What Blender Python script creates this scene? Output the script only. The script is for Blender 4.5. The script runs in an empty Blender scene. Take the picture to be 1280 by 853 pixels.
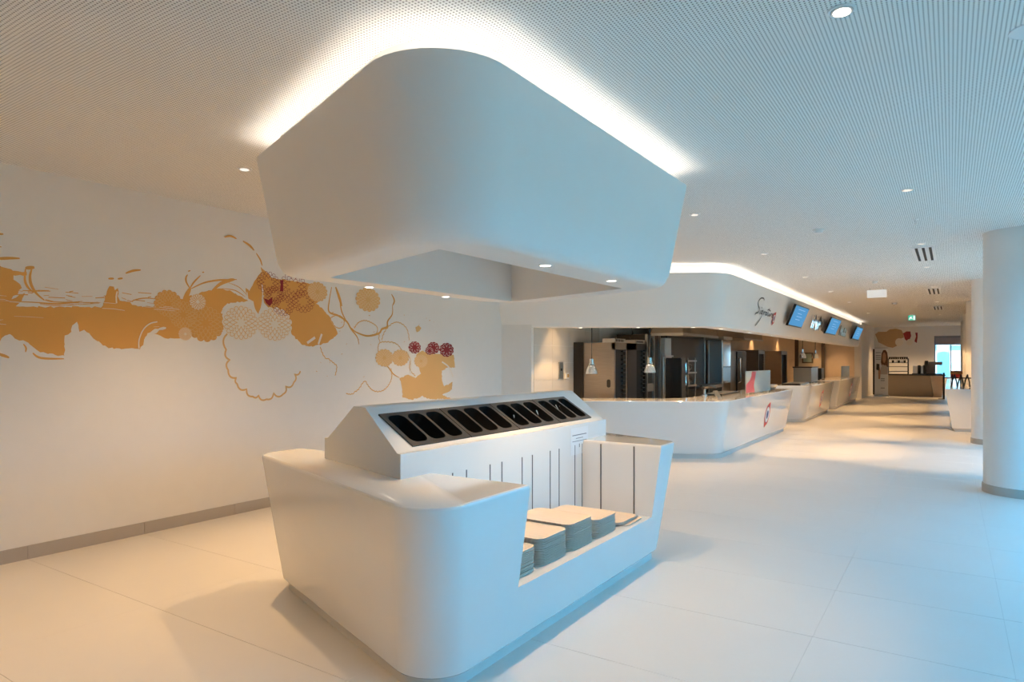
import bpy, math, random, json
from mathutils import Vector

# ------------------------------------------------------------------ camera, world, exposure
scene = bpy.context.scene
col = scene.collection
CEIL = 3.06
EYE = 1.56
cam_data = bpy.data.cameras.new('camera')
cam_data.sensor_width = 36.0
cam_data.lens = 832.0 / 1280.0 * 36.0
cam_data.shift_y = (450.0 - 426.5) / 1280.0
cam_data.clip_start = 0.05
cam_data.clip_end = 200
camera = bpy.data.objects.new('camera', cam_data)
camera.location = (0, 0, EYE)
camera.rotation_euler = (math.radians(90), 0, math.radians(33.4))
col.objects.link(camera)
scene.camera = camera

SKY = (0.11, 0.55, 1.0)
SKY_STRENGTH = 7.4
WARM = (1.0, 0.62, 0.29)
world = bpy.data.worlds.new('sky')
scene.world = world
world.use_nodes = True
bg = world.node_tree.nodes['Background']
bg.inputs['Color'].default_value = (*SKY, 1)
bg.inputs['Strength'].default_value = SKY_STRENGTH

sun_data = bpy.data.lights.new('sun', 'SUN')
sun_data.energy = 6.0
sun_data.color = (1.0, 0.93, 0.82)
sun_data.angle = math.radians(1.0)
sun = bpy.data.objects.new('sun', sun_data)
sun.rotation_euler = Vector((0.10, 0.85, -0.52)).to_track_quat('-Z', 'Y').to_euler()
col.objects.link(sun)

vs = scene.view_settings
vs.view_transform = 'Standard'
vs.look = 'None'
vs.gamma = 1.0
vs.use_curve_mapping = False
vs.exposure = 0.28
scene.cycles.max_bounces = 8
scene.cycles.diffuse_bounces = 5
scene.cycles.caustics_reflective = False
scene.cycles.caustics_refractive = False
scene.cycles.sample_clamp_indirect = 6.0
scene.cycles.use_denoising = True

# ------------------------------------------------------------------ materials
MATS = {}
def mat(name, color, rough=0.5, metal=0.0, spec=0.5, noise=0.0, nscale=8.0, bump=0.0, bscale=60.0,
        stretch=None, coat=0.0, emit=None, estr=0.0, alpha=1.0, trans=0.0):
    if name in MATS:
        return MATS[name]
    m = bpy.data.materials.new(name)
    m.use_nodes = True
    nt = m.node_tree
    b = nt.nodes['Principled BSDF']
    b.inputs['Base Color'].default_value = (*color, 1)
    b.inputs['Roughness'].default_value = rough
    b.inputs['Metallic'].default_value = metal
    b.inputs['Specular IOR Level'].default_value = spec
    b.inputs['Coat Weight'].default_value = coat
    b.inputs['Coat Roughness'].default_value = 0.08
    b.inputs['Alpha'].default_value = alpha
    b.inputs['Transmission Weight'].default_value = trans
    if emit:
        b.inputs['Emission Color'].default_value = (*emit, 1)
        b.inputs['Emission Strength'].default_value = estr
    if noise or bump:
        tc = nt.nodes.new('ShaderNodeTexCoord')
        mp = nt.nodes.new('ShaderNodeMapping')
        nt.links.new(tc.outputs['Object'], mp.inputs['Vector'])
        if stretch:
            mp.inputs['Scale'].default_value = stretch
    if noise:
        n = nt.nodes.new('ShaderNodeTexNoise')
        n.inputs['Scale'].default_value = nscale
        n.inputs['Detail'].default_value = 5
        nt.links.new(mp.outputs['Vector'], n.inputs['Vector'])
        mx = nt.nodes.new('ShaderNodeMix')
        mx.data_type = 'RGBA'
        mx.inputs['A'].default_value = (*[max(0, c * (1 - noise)) for c in color], 1)
        mx.inputs['B'].default_value = (*[min(1, c * (1 + noise)) for c in color], 1)
        nt.links.new(n.outputs['Fac'], mx.inputs['Factor'])
        nt.links.new(mx.outputs['Result'], b.inputs['Base Color'])
    if bump:
        n2 = nt.nodes.new('ShaderNodeTexNoise')
        n2.inputs['Scale'].default_value = bscale
        n2.inputs['Detail'].default_value = 3
        nt.links.new(mp.outputs['Vector'], n2.inputs['Vector'])
        bp = nt.nodes.new('ShaderNodeBump')
        bp.inputs['Strength'].default_value = bump
        bp.inputs['Distance'].default_value = 0.01
        nt.links.new(n2.outputs['Fac'], bp.inputs['Height'])
        nt.links.new(bp.outputs['Normal'], b.inputs['Normal'])
    MATS[name] = m
    return m

def perforated(name, color, hole, pitch, radius):
    m = bpy.data.materials.new(name)
    m.use_nodes = True
    nt = m.node_tree
    b = nt.nodes['Principled BSDF']
    b.inputs['Roughness'].default_value = 0.75
    b.inputs['Specular IOR Level'].default_value = 0.25
    tc = nt.nodes.new('ShaderNodeTexCoord')
    sep = nt.nodes.new('ShaderNodeSeparateXYZ')
    nt.links.new(tc.outputs['Object'], sep.inputs[0])
    def M(op, a, bv=None):
        n = nt.nodes.new('ShaderNodeMath'); n.operation = op
        for i, v in enumerate((a, bv)):
            if v is None: continue
            if isinstance(v, (int, float)): n.inputs[i].default_value = v
            else: nt.links.new(v, n.inputs[i])
        return n.outputs[0]
    sq = []
    for ax in ('X', 'Y'):
        q = M('SUBTRACT', M('FRACT', M('DIVIDE', sep.outputs[ax], pitch)), 0.5)
        sq.append(M('MULTIPLY', q, q))
    d = M('SQRT', M('ADD', sq[0], sq[1]))
    inside = M('LESS_THAN', d, radius / pitch)
    mx = nt.nodes.new('ShaderNodeMix'); mx.data_type = 'RGBA'
    mx.inputs['A'].default_value = (*color, 1)
    mx.inputs['B'].default_value = (*hole, 1)
    nt.links.new(inside, mx.inputs['Factor'])
    nt.links.new(mx.outputs['Result'], b.inputs['Base Color'])
    return m

def emission(name, color, strength):
    m = bpy.data.materials.new(name); m.use_nodes = True
    nt = m.node_tree; nt.nodes.clear()
    e = nt.nodes.new('ShaderNodeEmission'); o = nt.nodes.new('ShaderNodeOutputMaterial')
    e.inputs['Color'].default_value = (*color, 1); e.inputs['Strength'].default_value = strength
    nt.links.new(e.outputs[0], o.inputs['Surface'])
    return m

def clear_glass(name, tint, gloss):
    m = bpy.data.materials.new(name); m.use_nodes = True
    nt = m.node_tree; nt.nodes.clear()
    t = nt.nodes.new('ShaderNodeBsdfTransparent'); g = nt.nodes.new('ShaderNodeBsdfGlossy')
    g.inputs['Roughness'].default_value = 0.02
    t.inputs['Color'].default_value = (*tint, 1)
    x = nt.nodes.new('ShaderNodeMixShader'); x.inputs[0].default_value = gloss
    o = nt.nodes.new('ShaderNodeOutputMaterial')
    nt.links.new(t.outputs[0], x.inputs[1]); nt.links.new(g.outputs[0], x.inputs[2]); nt.links.new(x.outputs[0], o.inputs['Surface'])
    return m

PLASTER = mat('white_plaster', (0.80, 0.78, 0.75), 0.65, noise=0.02, bump=0.05, bscale=140, spec=0.3)
CEILING = perforated('perforated_plasterboard', (0.88, 0.87, 0.85), (0.20, 0.19, 0.18), 0.018, 0.0043)
SURFACE = mat('white_solid_surface', (0.78, 0.765, 0.74), 0.12, noise=0.015, nscale=3, coat=0.5)
HOODPAINT = mat('white_satin_paint', (0.88, 0.865, 0.84), 0.42, noise=0.012, nscale=4, spec=0.4)
FLOOR_TILE = mat('pale_stoneware', (0.68, 0.655, 0.62), 0.36, noise=0.035, nscale=1.6, bump=0.03, bscale=30, spec=0.45)
GROUT = mat('grey_grout', (0.27, 0.255, 0.24), 0.9, noise=0.1)
SKIRT = mat('greige_skirting', (0.43, 0.39, 0.35), 0.5, noise=0.05, nscale=6)
PLINTH = mat('grey_plinth', (0.64, 0.62, 0.59), 0.5, noise=0.03)
STEEL = mat('brushed_steel', (0.55, 0.54, 0.52), 0.28, metal=1.0, noise=0.12, nscale=6, stretch=(1, 1, 30))
DARKSTEEL = mat('dark_steel', (0.055, 0.048, 0.042), 0.4, metal=0.5, noise=0.2, nscale=5, stretch=(1, 1, 20))
BROWNSTEEL = mat('brown_tinted_steel', (0.34, 0.29, 0.24), 0.34, metal=0.9, noise=0.15, nscale=5, stretch=(1, 1, 20))
CHROME = mat('chrome', (0.85, 0.85, 0.85), 0.08, metal=1.0, noise=0.03)
BLACK = mat('black_plastic', (0.012, 0.012, 0.013), 0.28, noise=0.2, coat=0.1)
WELLBLACK = mat('black_well_plastic', (0.006, 0.006, 0.007), 0.4, noise=0.2)
FRAMEBLACK = mat('charcoal_rim_plastic', (0.045, 0.042, 0.04), 0.32, noise=0.15)
BLACKMET = mat('black_metal', (0.02, 0.02, 0.02), 0.4, noise=0.2)
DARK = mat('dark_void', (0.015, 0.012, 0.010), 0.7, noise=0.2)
WOOD = mat('pale_wood_laminate', (0.74, 0.60, 0.46), 0.45, noise=0.14, nscale=5, stretch=(1, 9, 4))
TRAYEDGE = mat('tray_edge', (0.72, 0.62, 0.54), 0.6, noise=0.1, nscale=20)
BEIGE = mat('beige_panel', (0.72, 0.56, 0.41), 0.55, noise=0.06, nscale=4)
WALLTILE = mat('pale_wall_tile', (0.68, 0.64, 0.58), 0.22, noise=0.03)
BROWN = mat('brown_post', (0.10, 0.07, 0.05), 0.5, noise=0.1)
PAPER = mat('white_paper', (0.85, 0.85, 0.86), 0.7, noise=0.01)
INK = mat('grey_ink', (0.18, 0.19, 0.22), 0.7, noise=0.05)
ORANGE = mat('ochre_paint', (0.70, 0.36, 0.085), 0.6, noise=0.05, nscale=3)
ORANGELIGHT = mat('light_ochre_paint', (0.72, 0.44, 0.17), 0.6, noise=0.05, nscale=3)
PALEPAINT = mat('cream_paint', (0.80, 0.74, 0.65), 0.6, noise=0.03)
MAROON = mat('maroon_paint', (0.26, 0.012, 0.018), 0.6, noise=0.08)
TAN = mat('tan_paint', (0.50, 0.32, 0.17), 0.6, noise=0.06)
RED = mat('red_print', (0.62, 0.05, 0.035), 0.5, noise=0.05)
BLUE = mat('navy_print', (0.03, 0.06, 0.20), 0.5, noise=0.05)
WHITE = mat('white_plastic', (0.82, 0.82, 0.82), 0.4, noise=0.01)
LED = emission('led_strip_glow', (1.0, 0.91, 0.80), 8.5)
LAMP = emission('lamp_glow', (1.0, 0.88, 0.74), 12.0)
LAMPDIM = emission('dim_lamp_glow', (1.0, 0.92, 0.82), 0.9)
SCREENGLOW = emission('blue_screen_glow', (0.10, 0.33, 0.62), 0.8)
SCREENTEXT = emission('pale_screen_text', (0.30, 0.52, 0.80), 0.9)
GREENGLOW = emission('green_sign_glow', (0.05, 0.55, 0.35), 0.9)
WHITEGLOW = emission('white_sign_glow', (0.9, 0.9, 0.88), 0.9)
PANE = clear_glass('window_glass', (0.93, 0.97, 0.98), 0.06)
FROST = mat('frosted_glass', (0.55, 0.62, 0.60), 0.25, alpha=0.75, noise=0.03)
PINK = mat('red_film', (0.60, 0.12, 0.16), 0.3, alpha=0.85, noise=0.03)
PAVING = mat('terracotta_paving', (0.42, 0.27, 0.17), 0.8, noise=0.12, nscale=2)  # reddish tint chosen to temper blue light bounced up to the ceiling
CONCRETE = mat('pale_concrete', (0.50, 0.50, 0.48), 0.8, noise=0.1, nscale=2)

# ------------------------------------------------------------------ mesh helpers
ORIG = {}
class MB:
    def __init__(self): self.v = []; self.f = []
    def add(self, vs_, fs_):
        o = len(self.v); self.v += [tuple(p) for p in vs_]; self.f += [tuple(i + o for i in f) for f in fs_]
        return self
    def box(self, x0, x1, y0, y1, z0, z1):
        return self.add([(x0,y0,z0),(x1,y0,z0),(x1,y1,z0),(x0,y1,z0),(x0,y0,z1),(x1,y0,z1),(x1,y1,z1),(x0,y1,z1)],
                 [(3,2,1,0),(4,5,6,7),(0,1,5,4),(1,2,6,5),(2,3,7,6),(3,0,4,7)])
    def rings(self, rings, cap0=True, cap1=True, close=False):
        n = len(rings[0]); vs_ = [p for r in rings for p in r]; fs_ = []
        m = len(rings)
        for k in range(m if close else m - 1):
            a = k * n; b = ((k + 1) % m) * n
            for i in range(n):
                j = (i + 1) % n
                fs_.append((a + i, a + j, b + j, b + i))
        if not close:
            if cap0: fs_.append(tuple(reversed(range(n))))
            if cap1: fs_.append(tuple(range((m - 1) * n, m * n)))
        return self.add(vs_, fs_)
    def prism(self, pts, z0, z1):
        return self.rings([[(x, y, z0) for x, y in pts], [(x, y, z1) for x, y in pts]])
    def lathe(self, cx, cy, prof, n=24, caps=True):
        return self.rings([[(cx + r * math.cos(2*math.pi*i/n), cy + r * math.sin(2*math.pi*i/n), z) for i in range(n)] for r, z in prof], caps, caps)
    def tube(self, pts, r, n=8):
        pts = [Vector(p) for p in pts]; rings = []
        for i, p in enumerate(pts):
            t = (pts[min(i+1, len(pts)-1)] - pts[max(i-1, 0)]).normalized()
            u = t.cross(Vector((0, 0, 1)))
            if u.length < 1e-3: u = t.cross(Vector((1, 0, 0)))
            u.normalize(); w = u.cross(t)
            rings.append([tuple(p + r * (math.cos(2*math.pi*k/n) * u + math.sin(2*math.pi*k/n) * w)) for k in range(n)])
        return self.rings(rings)

def mesh_obj(name, mb, material, parent=None, origin=None, smooth=None, bevel=0.0):
    o3 = ORIG[parent.name] if parent is not None else (origin or (0, 0, 0))
    me = bpy.data.meshes.new(name)
    me.from_pydata([(x - o3[0], y - o3[1], z - o3[2]) for x, y, z in mb.v], [], mb.f)
    me.materials.append(material)
    me.validate()
    if smooth is not None:
        for p in me.polygons: p.use_smooth = True
        me.set_sharp_from_angle(angle=math.radians(smooth))
    o = bpy.data.objects.new(name, me)
    col.objects.link(o)
    if parent is not None: o.parent = parent
    else: o.location = o3
    ORIG[o.name] = o3
    if bevel:
        md = o.modifiers.new('bevel', 'BEVEL'); md.width = bevel; md.segments = 2; md.limit_method = 'ANGLE'
    return o

def fixnormals(o):
    import bmesh
    bm = bmesh.new(); bm.from_mesh(o.data); bmesh.ops.recalc_face_normals(bm, faces=bm.faces); bm.to_mesh(o.data); bm.free()
    return o

def tag(o, label, cat, group=None):
    o['label'] = label; o['category'] = cat
    if group: o['group'] = group
    return o
def thing(name, label, cat, loc, group=None):
    o = bpy.data.objects.new(name, None); o.location = loc; o.empty_display_size = 0.1
    col.objects.link(o); ORIG[o.name] = tuple(loc)
    return tag(o, label, cat, group)
def struct(name, mb, material, **k):
    o = mesh_obj(name, mb, material, **k); o['kind'] = 'structure'
    return o
def copy_tree(o, loc, label=None, parent=None):
    c = o.copy(); col.objects.link(c); c.parent = parent
    if parent is None:
        c.location = loc; ORIG[c.name] = tuple(loc)
        if label: c['label'] = label
    else: ORIG[c.name] = ORIG[parent.name]
    for ch in list(o.children): copy_tree(ch, None, None, c)
    return c
def lamp(name, kind, parent, loc, power, color, angle=90, blend=0.4, radius=0.03, aim=None):
    d = bpy.data.lights.new(name, kind); d.energy = power; d.color = color
    if kind == 'SPOT':
        d.spot_size = math.radians(angle); d.spot_blend = blend
    d.shadow_soft_size = radius
    o = bpy.data.objects.new(name, d); col.objects.link(o)
    p = ORIG[parent.name]; o.parent = parent
    o.location = (loc[0]-p[0], loc[1]-p[1], loc[2]-p[2])
    if aim is not None:
        o.rotation_euler = (Vector(aim) - Vector(loc)).to_track_quat('-Z', 'Y').to_euler()
    return o

def offset_poly(pts, d):
    n = len(pts); L = []
    ds = d if isinstance(d, (list, tuple)) else [d] * n
    for i in range(n):
        p = Vector(pts[i]); q = Vector(pts[(i + 1) % n]); t = (q - p).normalized()
        nrm = Vector((-t.y, t.x)); L.append((p + nrm * ds[i], t))
    out = []
    for i in range(n):
        (p, t), (q, u) = L[i - 1], L[i]
        den = t.x * u.y - t.y * u.x
        if abs(den) < 1e-6: out.append((q.x, q.y)); continue
        w = q - p; s = (w.x * u.y - w.y * u.x) / den
        r = p + t * s; out.append((r.x, r.y))
    return out
def round_poly(pts, radii, n=12):
    out = []; m = len(pts)
    for i in range(m):
        r = radii[i]
        p = Vector(pts[i])
        if r <= 0: out.append((p.x, p.y)); continue
        a = (Vector(pts[i - 1]) - p).normalized(); b = (Vector(pts[(i + 1) % m]) - p).normalized()
        ang = a.angle(b); t = r / math.tan(ang / 2); c = p + (a + b).normalized() * (r / math.sin(ang / 2))
        s = p + a * t; e = p + b * t
        a0 = math.atan2(s.y - c.y, s.x - c.x); a1 = math.atan2(e.y - c.y, e.x - c.x)
        da = (a1 - a0 + math.pi) % (2 * math.pi) - math.pi
        for k in range(n + 1):
            an = a0 + da * k / n; out.append((c.x + r * math.cos(an), c.y + r * math.sin(an)))
    return out
def ring(pts, radii, d, z, n=12):
    return [(x, y, z) for x, y in round_poly(offset_poly(pts, d), radii, n)]

# ------------------------------------------------------------------ room shell
WL = -6.035          # left wall plane
FX = 2.065           # glazed right facade plane
YB = -4.04           # wall behind the viewer
YE = 35.0            # wall at the corridor's far end
TILE = 0.9
GX = [-6.05, -4.25, -2.45, -0.65, 0.265, 2.065]
GY = [2.26 + TILE * k for k in range(-7, 37)]
floor = struct('floor', MB().box(WL - 0.2, FX + 0.2, YB - 0.2, YE + 0.2, -0.20, -0.002), GROUT)
GAP = 0.0016
GAPX = 0.0004
protos = {}
for i in range(5):
    w_ = round(GX[i + 1] - GX[i], 3)
    if w_ not in protos:
        me_o = mesh_obj('tile', MB().box(GAPX, w_ - GAPX, GAP, TILE - GAP, -0.012, 0.0), FLOOR_TILE, parent=floor)
        protos[w_] = [me_o, True]
rest = MB()
count = 0
for j, y in enumerate(GY):
    for i in range(5):
        x = GX[i]; w_ = round(GX[i + 1] - GX[i], 3)
        near = (-0.5 < y < 15.0) and not (x < -3.4 and y > 11.4)
        far = y >= 15.0 and x > -3.8 and x < 1.0
        if (near or far) and count < 298:
            count += 1
            if protos[w_][1]:
                t = protos[w_][0]; protos[w_][1] = False
            else:
                t = protos[w_][0].copy(); col.objects.link(t); t.parent = floor
            t.location = (x, y, 0)
        else:
            rest.box(x + GAPX, x + w_ - GAPX, y + GAP, y + TILE - GAP, -0.012, 0.0)
o = mesh_obj('tile_field', rest, FLOOR_TILE, parent=floor); o['kind'] = 'stuff'

ceiling = struct('ceiling', MB().box(WL - 0.2, FX + 0.2, YB - 0.2, YE + 0.2, CEIL, CEIL + 0.15), CEILING)
struct('wall_left', MB().box(WL - 0.2, WL, YB - 0.2, 9.3, 0, CEIL), PLASTER)
struct('wall_back', MB().box(WL, FX, YB - 0.2, YB, 0, CEIL), mat('sand_plaster', (0.60, 0.48, 0.36), 0.65, noise=0.03))  # unseen wall; beige finish chosen to warm the bounced light
bb = struct('baseboard_left', MB().box(WL, WL + 0.006, YB, 9.0, 0, 0.10), GROUT)
for k, y in enumerate(GY[:-1]):
    if y + TILE > 8.9: break
    mesh_obj('skirting_tile', MB().box(WL, WL + 0.012, y + 0.0015, y + TILE - 0.0015, 0.0, 0.105), SKIRT, parent=bb)

# end wall with a window opening
WX0, WX1, WZ0, WZ1 = -0.62, 0.48, 0.75, 2.62
e = MB()
e.box(-3.2, WX0, YE, YE + 0.2, 0, CEIL); e.box(WX1, FX, YE, YE + 0.2, 0, CEIL)
e.box(WX0, WX1, YE, YE + 0.2, 0, WZ0); e.box(WX0, WX1, YE, YE + 0.2, WZ1, CEIL)
struct('wall_end', e, PLASTER)
w = struct('window_1', MB().box(WX0, WX1, YE + 0.08, YE + 0.13, WZ0, WZ0 + 0.05).box(WX0, WX1, YE + 0.08, YE + 0.13, WZ1 - 0.12, WZ1)
           .box(WX0, WX0 + 0.05, YE + 0.08, YE + 0.13, WZ0, WZ1).box(WX1 - 0.05, WX1, YE + 0.08, YE + 0.13, WZ0, WZ1)
           .box(-0.02, 0.02, YE + 0.08, YE + 0.13, WZ0, WZ1), mat('grey_window_frame', (0.20, 0.20, 0.23), 0.4, noise=0.05))
for a, b_ in ((WX0 + 0.05, -0.02), (0.02, WX1 - 0.05)):
    mesh_obj('pane', MB().box(a, b_, YE + 0.10, YE + 0.11, WZ0 + 0.05, WZ1 - 0.12), PANE, parent=w)
mesh_obj('roller_blind', MB().box(WX0 + 0.05, WX1 - 0.05, YE + 0.03, YE + 0.05, 2.22, WZ1 - 0.1), mat('grey_blind', (0.30, 0.27, 0.30), 0.8, noise=0.05), parent=w)

# glazed facade on the right: piers and tall windows
PIERS = [-1.25 + 5.5 * k for k in range(0, 8)]
fac = MB()
fac.box(FX, FX + 0.25, YB, YE, 2.72, CEIL)
for y in PIERS:
    a, b_ = max(y - 0.45, YB), min(y + 0.45, YE)
    if y < 0: a, b_ = YB, 0.6
    if y > 15: a, b_ = 14.8, YE
    if y > 16: continue
    if b_ > a: fac.box(FX, FX + 0.25, a, b_, 0, 2.72)
struct('wall_right', fac, PLASTER)
FR = mat('white_window_frame', (0.75, 0.76, 0.78), 0.4, noise=0.02)
n = 2
for k in range(len(PIERS) - 1):
    a, b_ = max(PIERS[k] + 0.45, 0.6), min(PIERS[k + 1] - 0.45, YE)
    if b_ - a < 0.6 or a > 14: continue
    m = MB(); xs = FX + 0.10
    m.box(xs, xs + 0.06, a, b_, 0, 0.06).box(xs, xs + 0.06, a, b_, 2.66, 2.72)
    cuts = [a + (b_ - a) * q / 3 for q in range(4)]
    for q, y in enumerate(cuts):
        y0 = min(max(y - 0.03, a), b_ - 0.06); m.box(xs, xs + 0.06, y0, y0 + 0.06, 0.06, 2.66)
    w = struct('window_%d' % n, m, FR); n += 1
    for q in range(3):
        mesh_obj('pane', MB().box(xs + 0.025, xs + 0.035, cuts[q] + 0.03, cuts[q + 1] - 0.03, 0.06, 2.66), PANE, parent=w)

# ground and things outside
struct('ground', MB().box(-30, 60, -40, 90, -0.5, -0.22), PAVING)

nb = thing('low_sky_blocker', 'unseen low block added outside the right-hand windows to cut off low sky', 'building', (9.5, 12, -0.22))  # unseen block added to hide low sky and keep blue daylight off the left
mesh_obj('wall', MB().box(9, 12, -14, 50, -0.22, 2.9), mat('dull_render', (0.34, 0.27, 0.20), 0.85, noise=0.08, nscale=1), parent=nb)
mesh_obj('top_edge', MB().box(8.9, 12, -14, 50, 2.9, 3.05), CONCRETE, parent=nb)

# kitchen walls
KX, KC, KS = -2.9, 10.45, 0.58          # fascia line, its corner, slope of the oblique end
def end_y(x, off=0.0): return KC + off + KS * (x - KX)
kw = MB()
KW = -5.62           # inner face of the kitchen side wall
kw.prism([(WL, end_y(WL, 0.22)), (KW, end_y(KW, 0.22)), (KW, 30.0), (WL, 30.0)], 0, CEIL)
wk = struct('wall_kitchen_side', kw, PLASTER)
y0 = end_y(KW, 0.22) + 0.06
for r in range(5):
    for c_ in range(4):
        ya = y0 + c_ * 0.6
        mesh_obj('wall_tile', MB().box(KW, KW + 0.008, ya + 0.002, ya + 0.598, 0.93 + r * 0.29, 0.93 + r * 0.29 + 0.286), WALLTILE, parent=wk)
BEIGEW = struct('wall_kitchen_lining', MB().box(KW, -5.47, 14.0, 30.0, 0, 2.7), BEIGE)
ke = struct('wall_kitchen_end', MB().box(-5.47, -3.10, 30.0, 30.2, 0, CEIL), PLASTER)
mesh_obj('panel', MB().box(-4.32, -3.25, 29.97, 30.0, 0, 2.7), BEIGE, parent=ke)
mesh_obj('panel', MB().box(-5.47, -4.45, 29.97, 30.0, 0, 2.7), mat('cream_panel', (0.72, 0.60, 0.46), 0.55, noise=0.03), parent=ke)
for x in (-5.47, -4.45): mesh_obj('post', MB().box(x, x + 0.13, 29.85, 30.0, 0, 2.7), BROWN, parent=ke)
struct('wall_kitchen_pier', MB().box(-3.35, -2.98, 30.2, YE + 0.2, 0, CEIL).box(-3.10, -2.98, 29.9, 30.2, 0, CEIL), PLASTER)
struct('ceiling_kitchen', MB().prism([(KW, 9.45), (-3.4, 10.7), (-3.4, 30.0), (KW, 30.0)], 2.62, 2.70), PLASTER)

# ------------------------------------------------------------------ canopy over the tray island
HZ = 2.92
SL = -0.36
def skew(x0, x1, ya, yd):     # parallelogram whose short ends run obliquely
    return [(x0, ya), (x1, ya + SL * (x1 - x0)), (x1, yd), (x0, yd - SL * (x1 - x0))]
HP = skew(-3.95, -1.71, 2.80, 5.13)
HR = [0.14, 0.38, 0.14, 0.38]
hood = thing('canopy_hood', 'large white tapered canopy with glowing upper edge hanging over the tray island', 'canopy', (-2.83, 3.95, 2.10))
m = MB()
ZB = 2.12
shell = []
shell.append(ring(HP, HR, 0.03, HZ - 0.06)); shell.append(ring(HP, HR, 0.03, HZ - 0.005)); shell.append(ring(HP, HR, 0.026, HZ)); shell.append(ring(HP, HR, 0.006, HZ)); shell.append(ring(HP, HR, 0.0, HZ - 0.006))
TP = 0.115
shell.append(ring(HP, HR, TP, ZB + 0.09))
for k in range(1, 7):
    a = math.pi / 2 * k / 6
    shell.append(ring(HP, HR, TP + 0.01 + 0.08 * (1 - math.cos(a)), ZB + 0.09 - 0.09 * math.sin(a)))
OP = skew(-3.53, -2.16, 3.10, 4.85)
def ringmatch(poly, z):      # opening corner points repeated so that the ring counts agree
    out = []
    for (x, y), r in zip(poly, HR): out += [(x, y, z)] * (13 if r > 0 else 1)
    return out
shell.append(ringmatch(OP, ZB)); shell.append(ringmatch(OP, 2.74))
m.rings(list(reversed(shell)), True, False)
# trough behind the lip and riser up to the ceiling
o = mesh_obj('shell', m, HOODPAINT, parent=hood, smooth=30)
tr = MB(); tr.rings([ring(HP, HR, 0.03, HZ - 0.06), ring(HP, HR, 0.13, HZ - 0.06), ring(HP, HR, 0.13, CEIL)], False, False)
mesh_obj('riser', tr, HOODPAINT, parent=hood, smooth=30)
ls = MB(); ls.rings([ring(HP, HR, 0.065, HZ - 0.055), ring(HP, HR, 0.09, HZ - 0.055), ring(HP, HR, 0.09, HZ - 0.045), ring(HP, HR, 0.065, HZ - 0.045)], close=True)
mesh_obj('light_strip', ls, LED, parent=hood)
def recessed(parent, x, y, z, r=0.042, power=0, color=WARM, angle=95, name='spotlight', blend=0.35):
    g = MB(); g.lathe(x, y, [(r * 0.78, z - 0.0005), (r * 0.80, z - 0.004), (r, z - 0.004), (r * 1.02, z + 0.002)], 20, False)
    t_ = mesh_obj(name, g, WHITE, parent=parent, smooth=40)
    g = MB(); g.lathe(x, y, [(0.001, z - 0.0015), (r * 0.79, z - 0.0015)], 20, False)
    mesh_obj('lens', g, LAMP, parent=t_)
    if power: lamp('spot_light', 'SPOT', parent, (x, y, z - 0.03), power, color, angle, blend, 0.02)
for x in (-3.735, -2.005):
    for y in ((3.67, 4.60) if x < -3 else (3.40, 4.32)):
        recessed(hood, x, y, ZB, power=52)

# ------------------------------------------------------------------ tray island
IP = skew(-3.97, -1.81, 2.86, 5.12)
ZT, ZL, ZP = 0.915, 0.37, 0.06
IR = [0.12, 0.21, 0.10, 0.21]
TAPER = 0.12
def tp(z): return TAPER * (ZT - z) / (ZT - ZP)
isl = thing('tray_island', 'white island counter with rounded corners, tray ledge and gabled cutlery cabinet', 'counter', (-2.89, 3.99, 0))
m = MB(); m.rings([ring(IP, IR, tp(ZP) + 0.012, ZP), ring(IP, IR, tp(ZP), ZP + 0.015), ring(IP, IR, tp(ZL), ZL)])
mesh_obj('base_body', m, SURFACE, parent=isl, smooth=30)
m = MB(); m.rings([ring(IP, IR, TAPER + 0.03, 0.0), ring(IP, IR, TAPER + 0.03, ZP)])
mesh_obj('plinth', m, PLINTH, parent=isl, smooth=30)
RN, RF = 2.92, 4.78      # corridor-side recess
LN, LF = 3.22, 5.08      # wall-side recess
na = [IP[0], IP[1], (-1.81, RN), (-2.60, RN), (-2.60, LN), (-3.97, LN)]
fa = [IP[2], IP[3], (-3.97, LF), (-3.30, LF), (-3.30, RF), (-1.81, RF)]
for pts, rr in ((na, [IR[0], IR[1], 0, 0, 0, 0]), (fa, [IR[2], IR[3], 0, 0, 0, 0])):
    edge = lambda d, e=0.0: [d + e, d + e, e, 0, e, d + e]
    m = MB(); R_ = []
    for z, ex in ((ZL, 0.0), (ZT - 0.02, 0.0), (ZT - 0.012, 0.002), (ZT - 0.005, 0.006), (ZT, 0.014)):
        R_.append(ring(pts, rr, [tp(min(z, ZT)) + ex, tp(z) + ex, ex, 0, ex, tp(z) + ex], z))
    m.rings(R_)
    mesh_obj('end_block', m, SURFACE, parent=isl, smooth=30)
# gabled cutlery cabinet
XF, XR = -2.47, -3.42
prof = [(XR, ZL), (XF, ZL), (XF, 1.05), (-2.505, 1.052), (-2.87, 1.28), (-3.01, 1.28), (-3.375, 1.052), (XR, 1.05)]
def cn(x): return 2.657 - 0.32 * (x - XF)
def cf(x): return 5.21 - 0.32 * (x - XF)
m = MB(); n = len(prof)
m.rings([[(x, cn(x), z) for x, z in prof], [(x, cf(x), z) for x, z in prof]])
m.f = [f for f in m.f if set(f) != {3, 4, n + 3, n + 4}]      # the corridor-side slope has an opening for the inserts
u = Vector((-0.365, 0, 0.228)).normalized(); nv = Vector((0.228, 0, 0.365)).normalized()
P0 = Vector((-2.505, 0, 1.052))
def slope_pt(s, y, h): p = P0 + u * s + nv * h; return (p.x, y, p.z)
S0, S1 = 0.030, 0.345
k0 = len(m.v); m.v += [slope_pt(S0 + 0.01, 2.83, 0), slope_pt(S1 - 0.01, 2.83, 0), slope_pt(S1 - 0.01, 5.035, 0), slope_pt(S0 + 0.01, 5.035, 0)]
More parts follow.
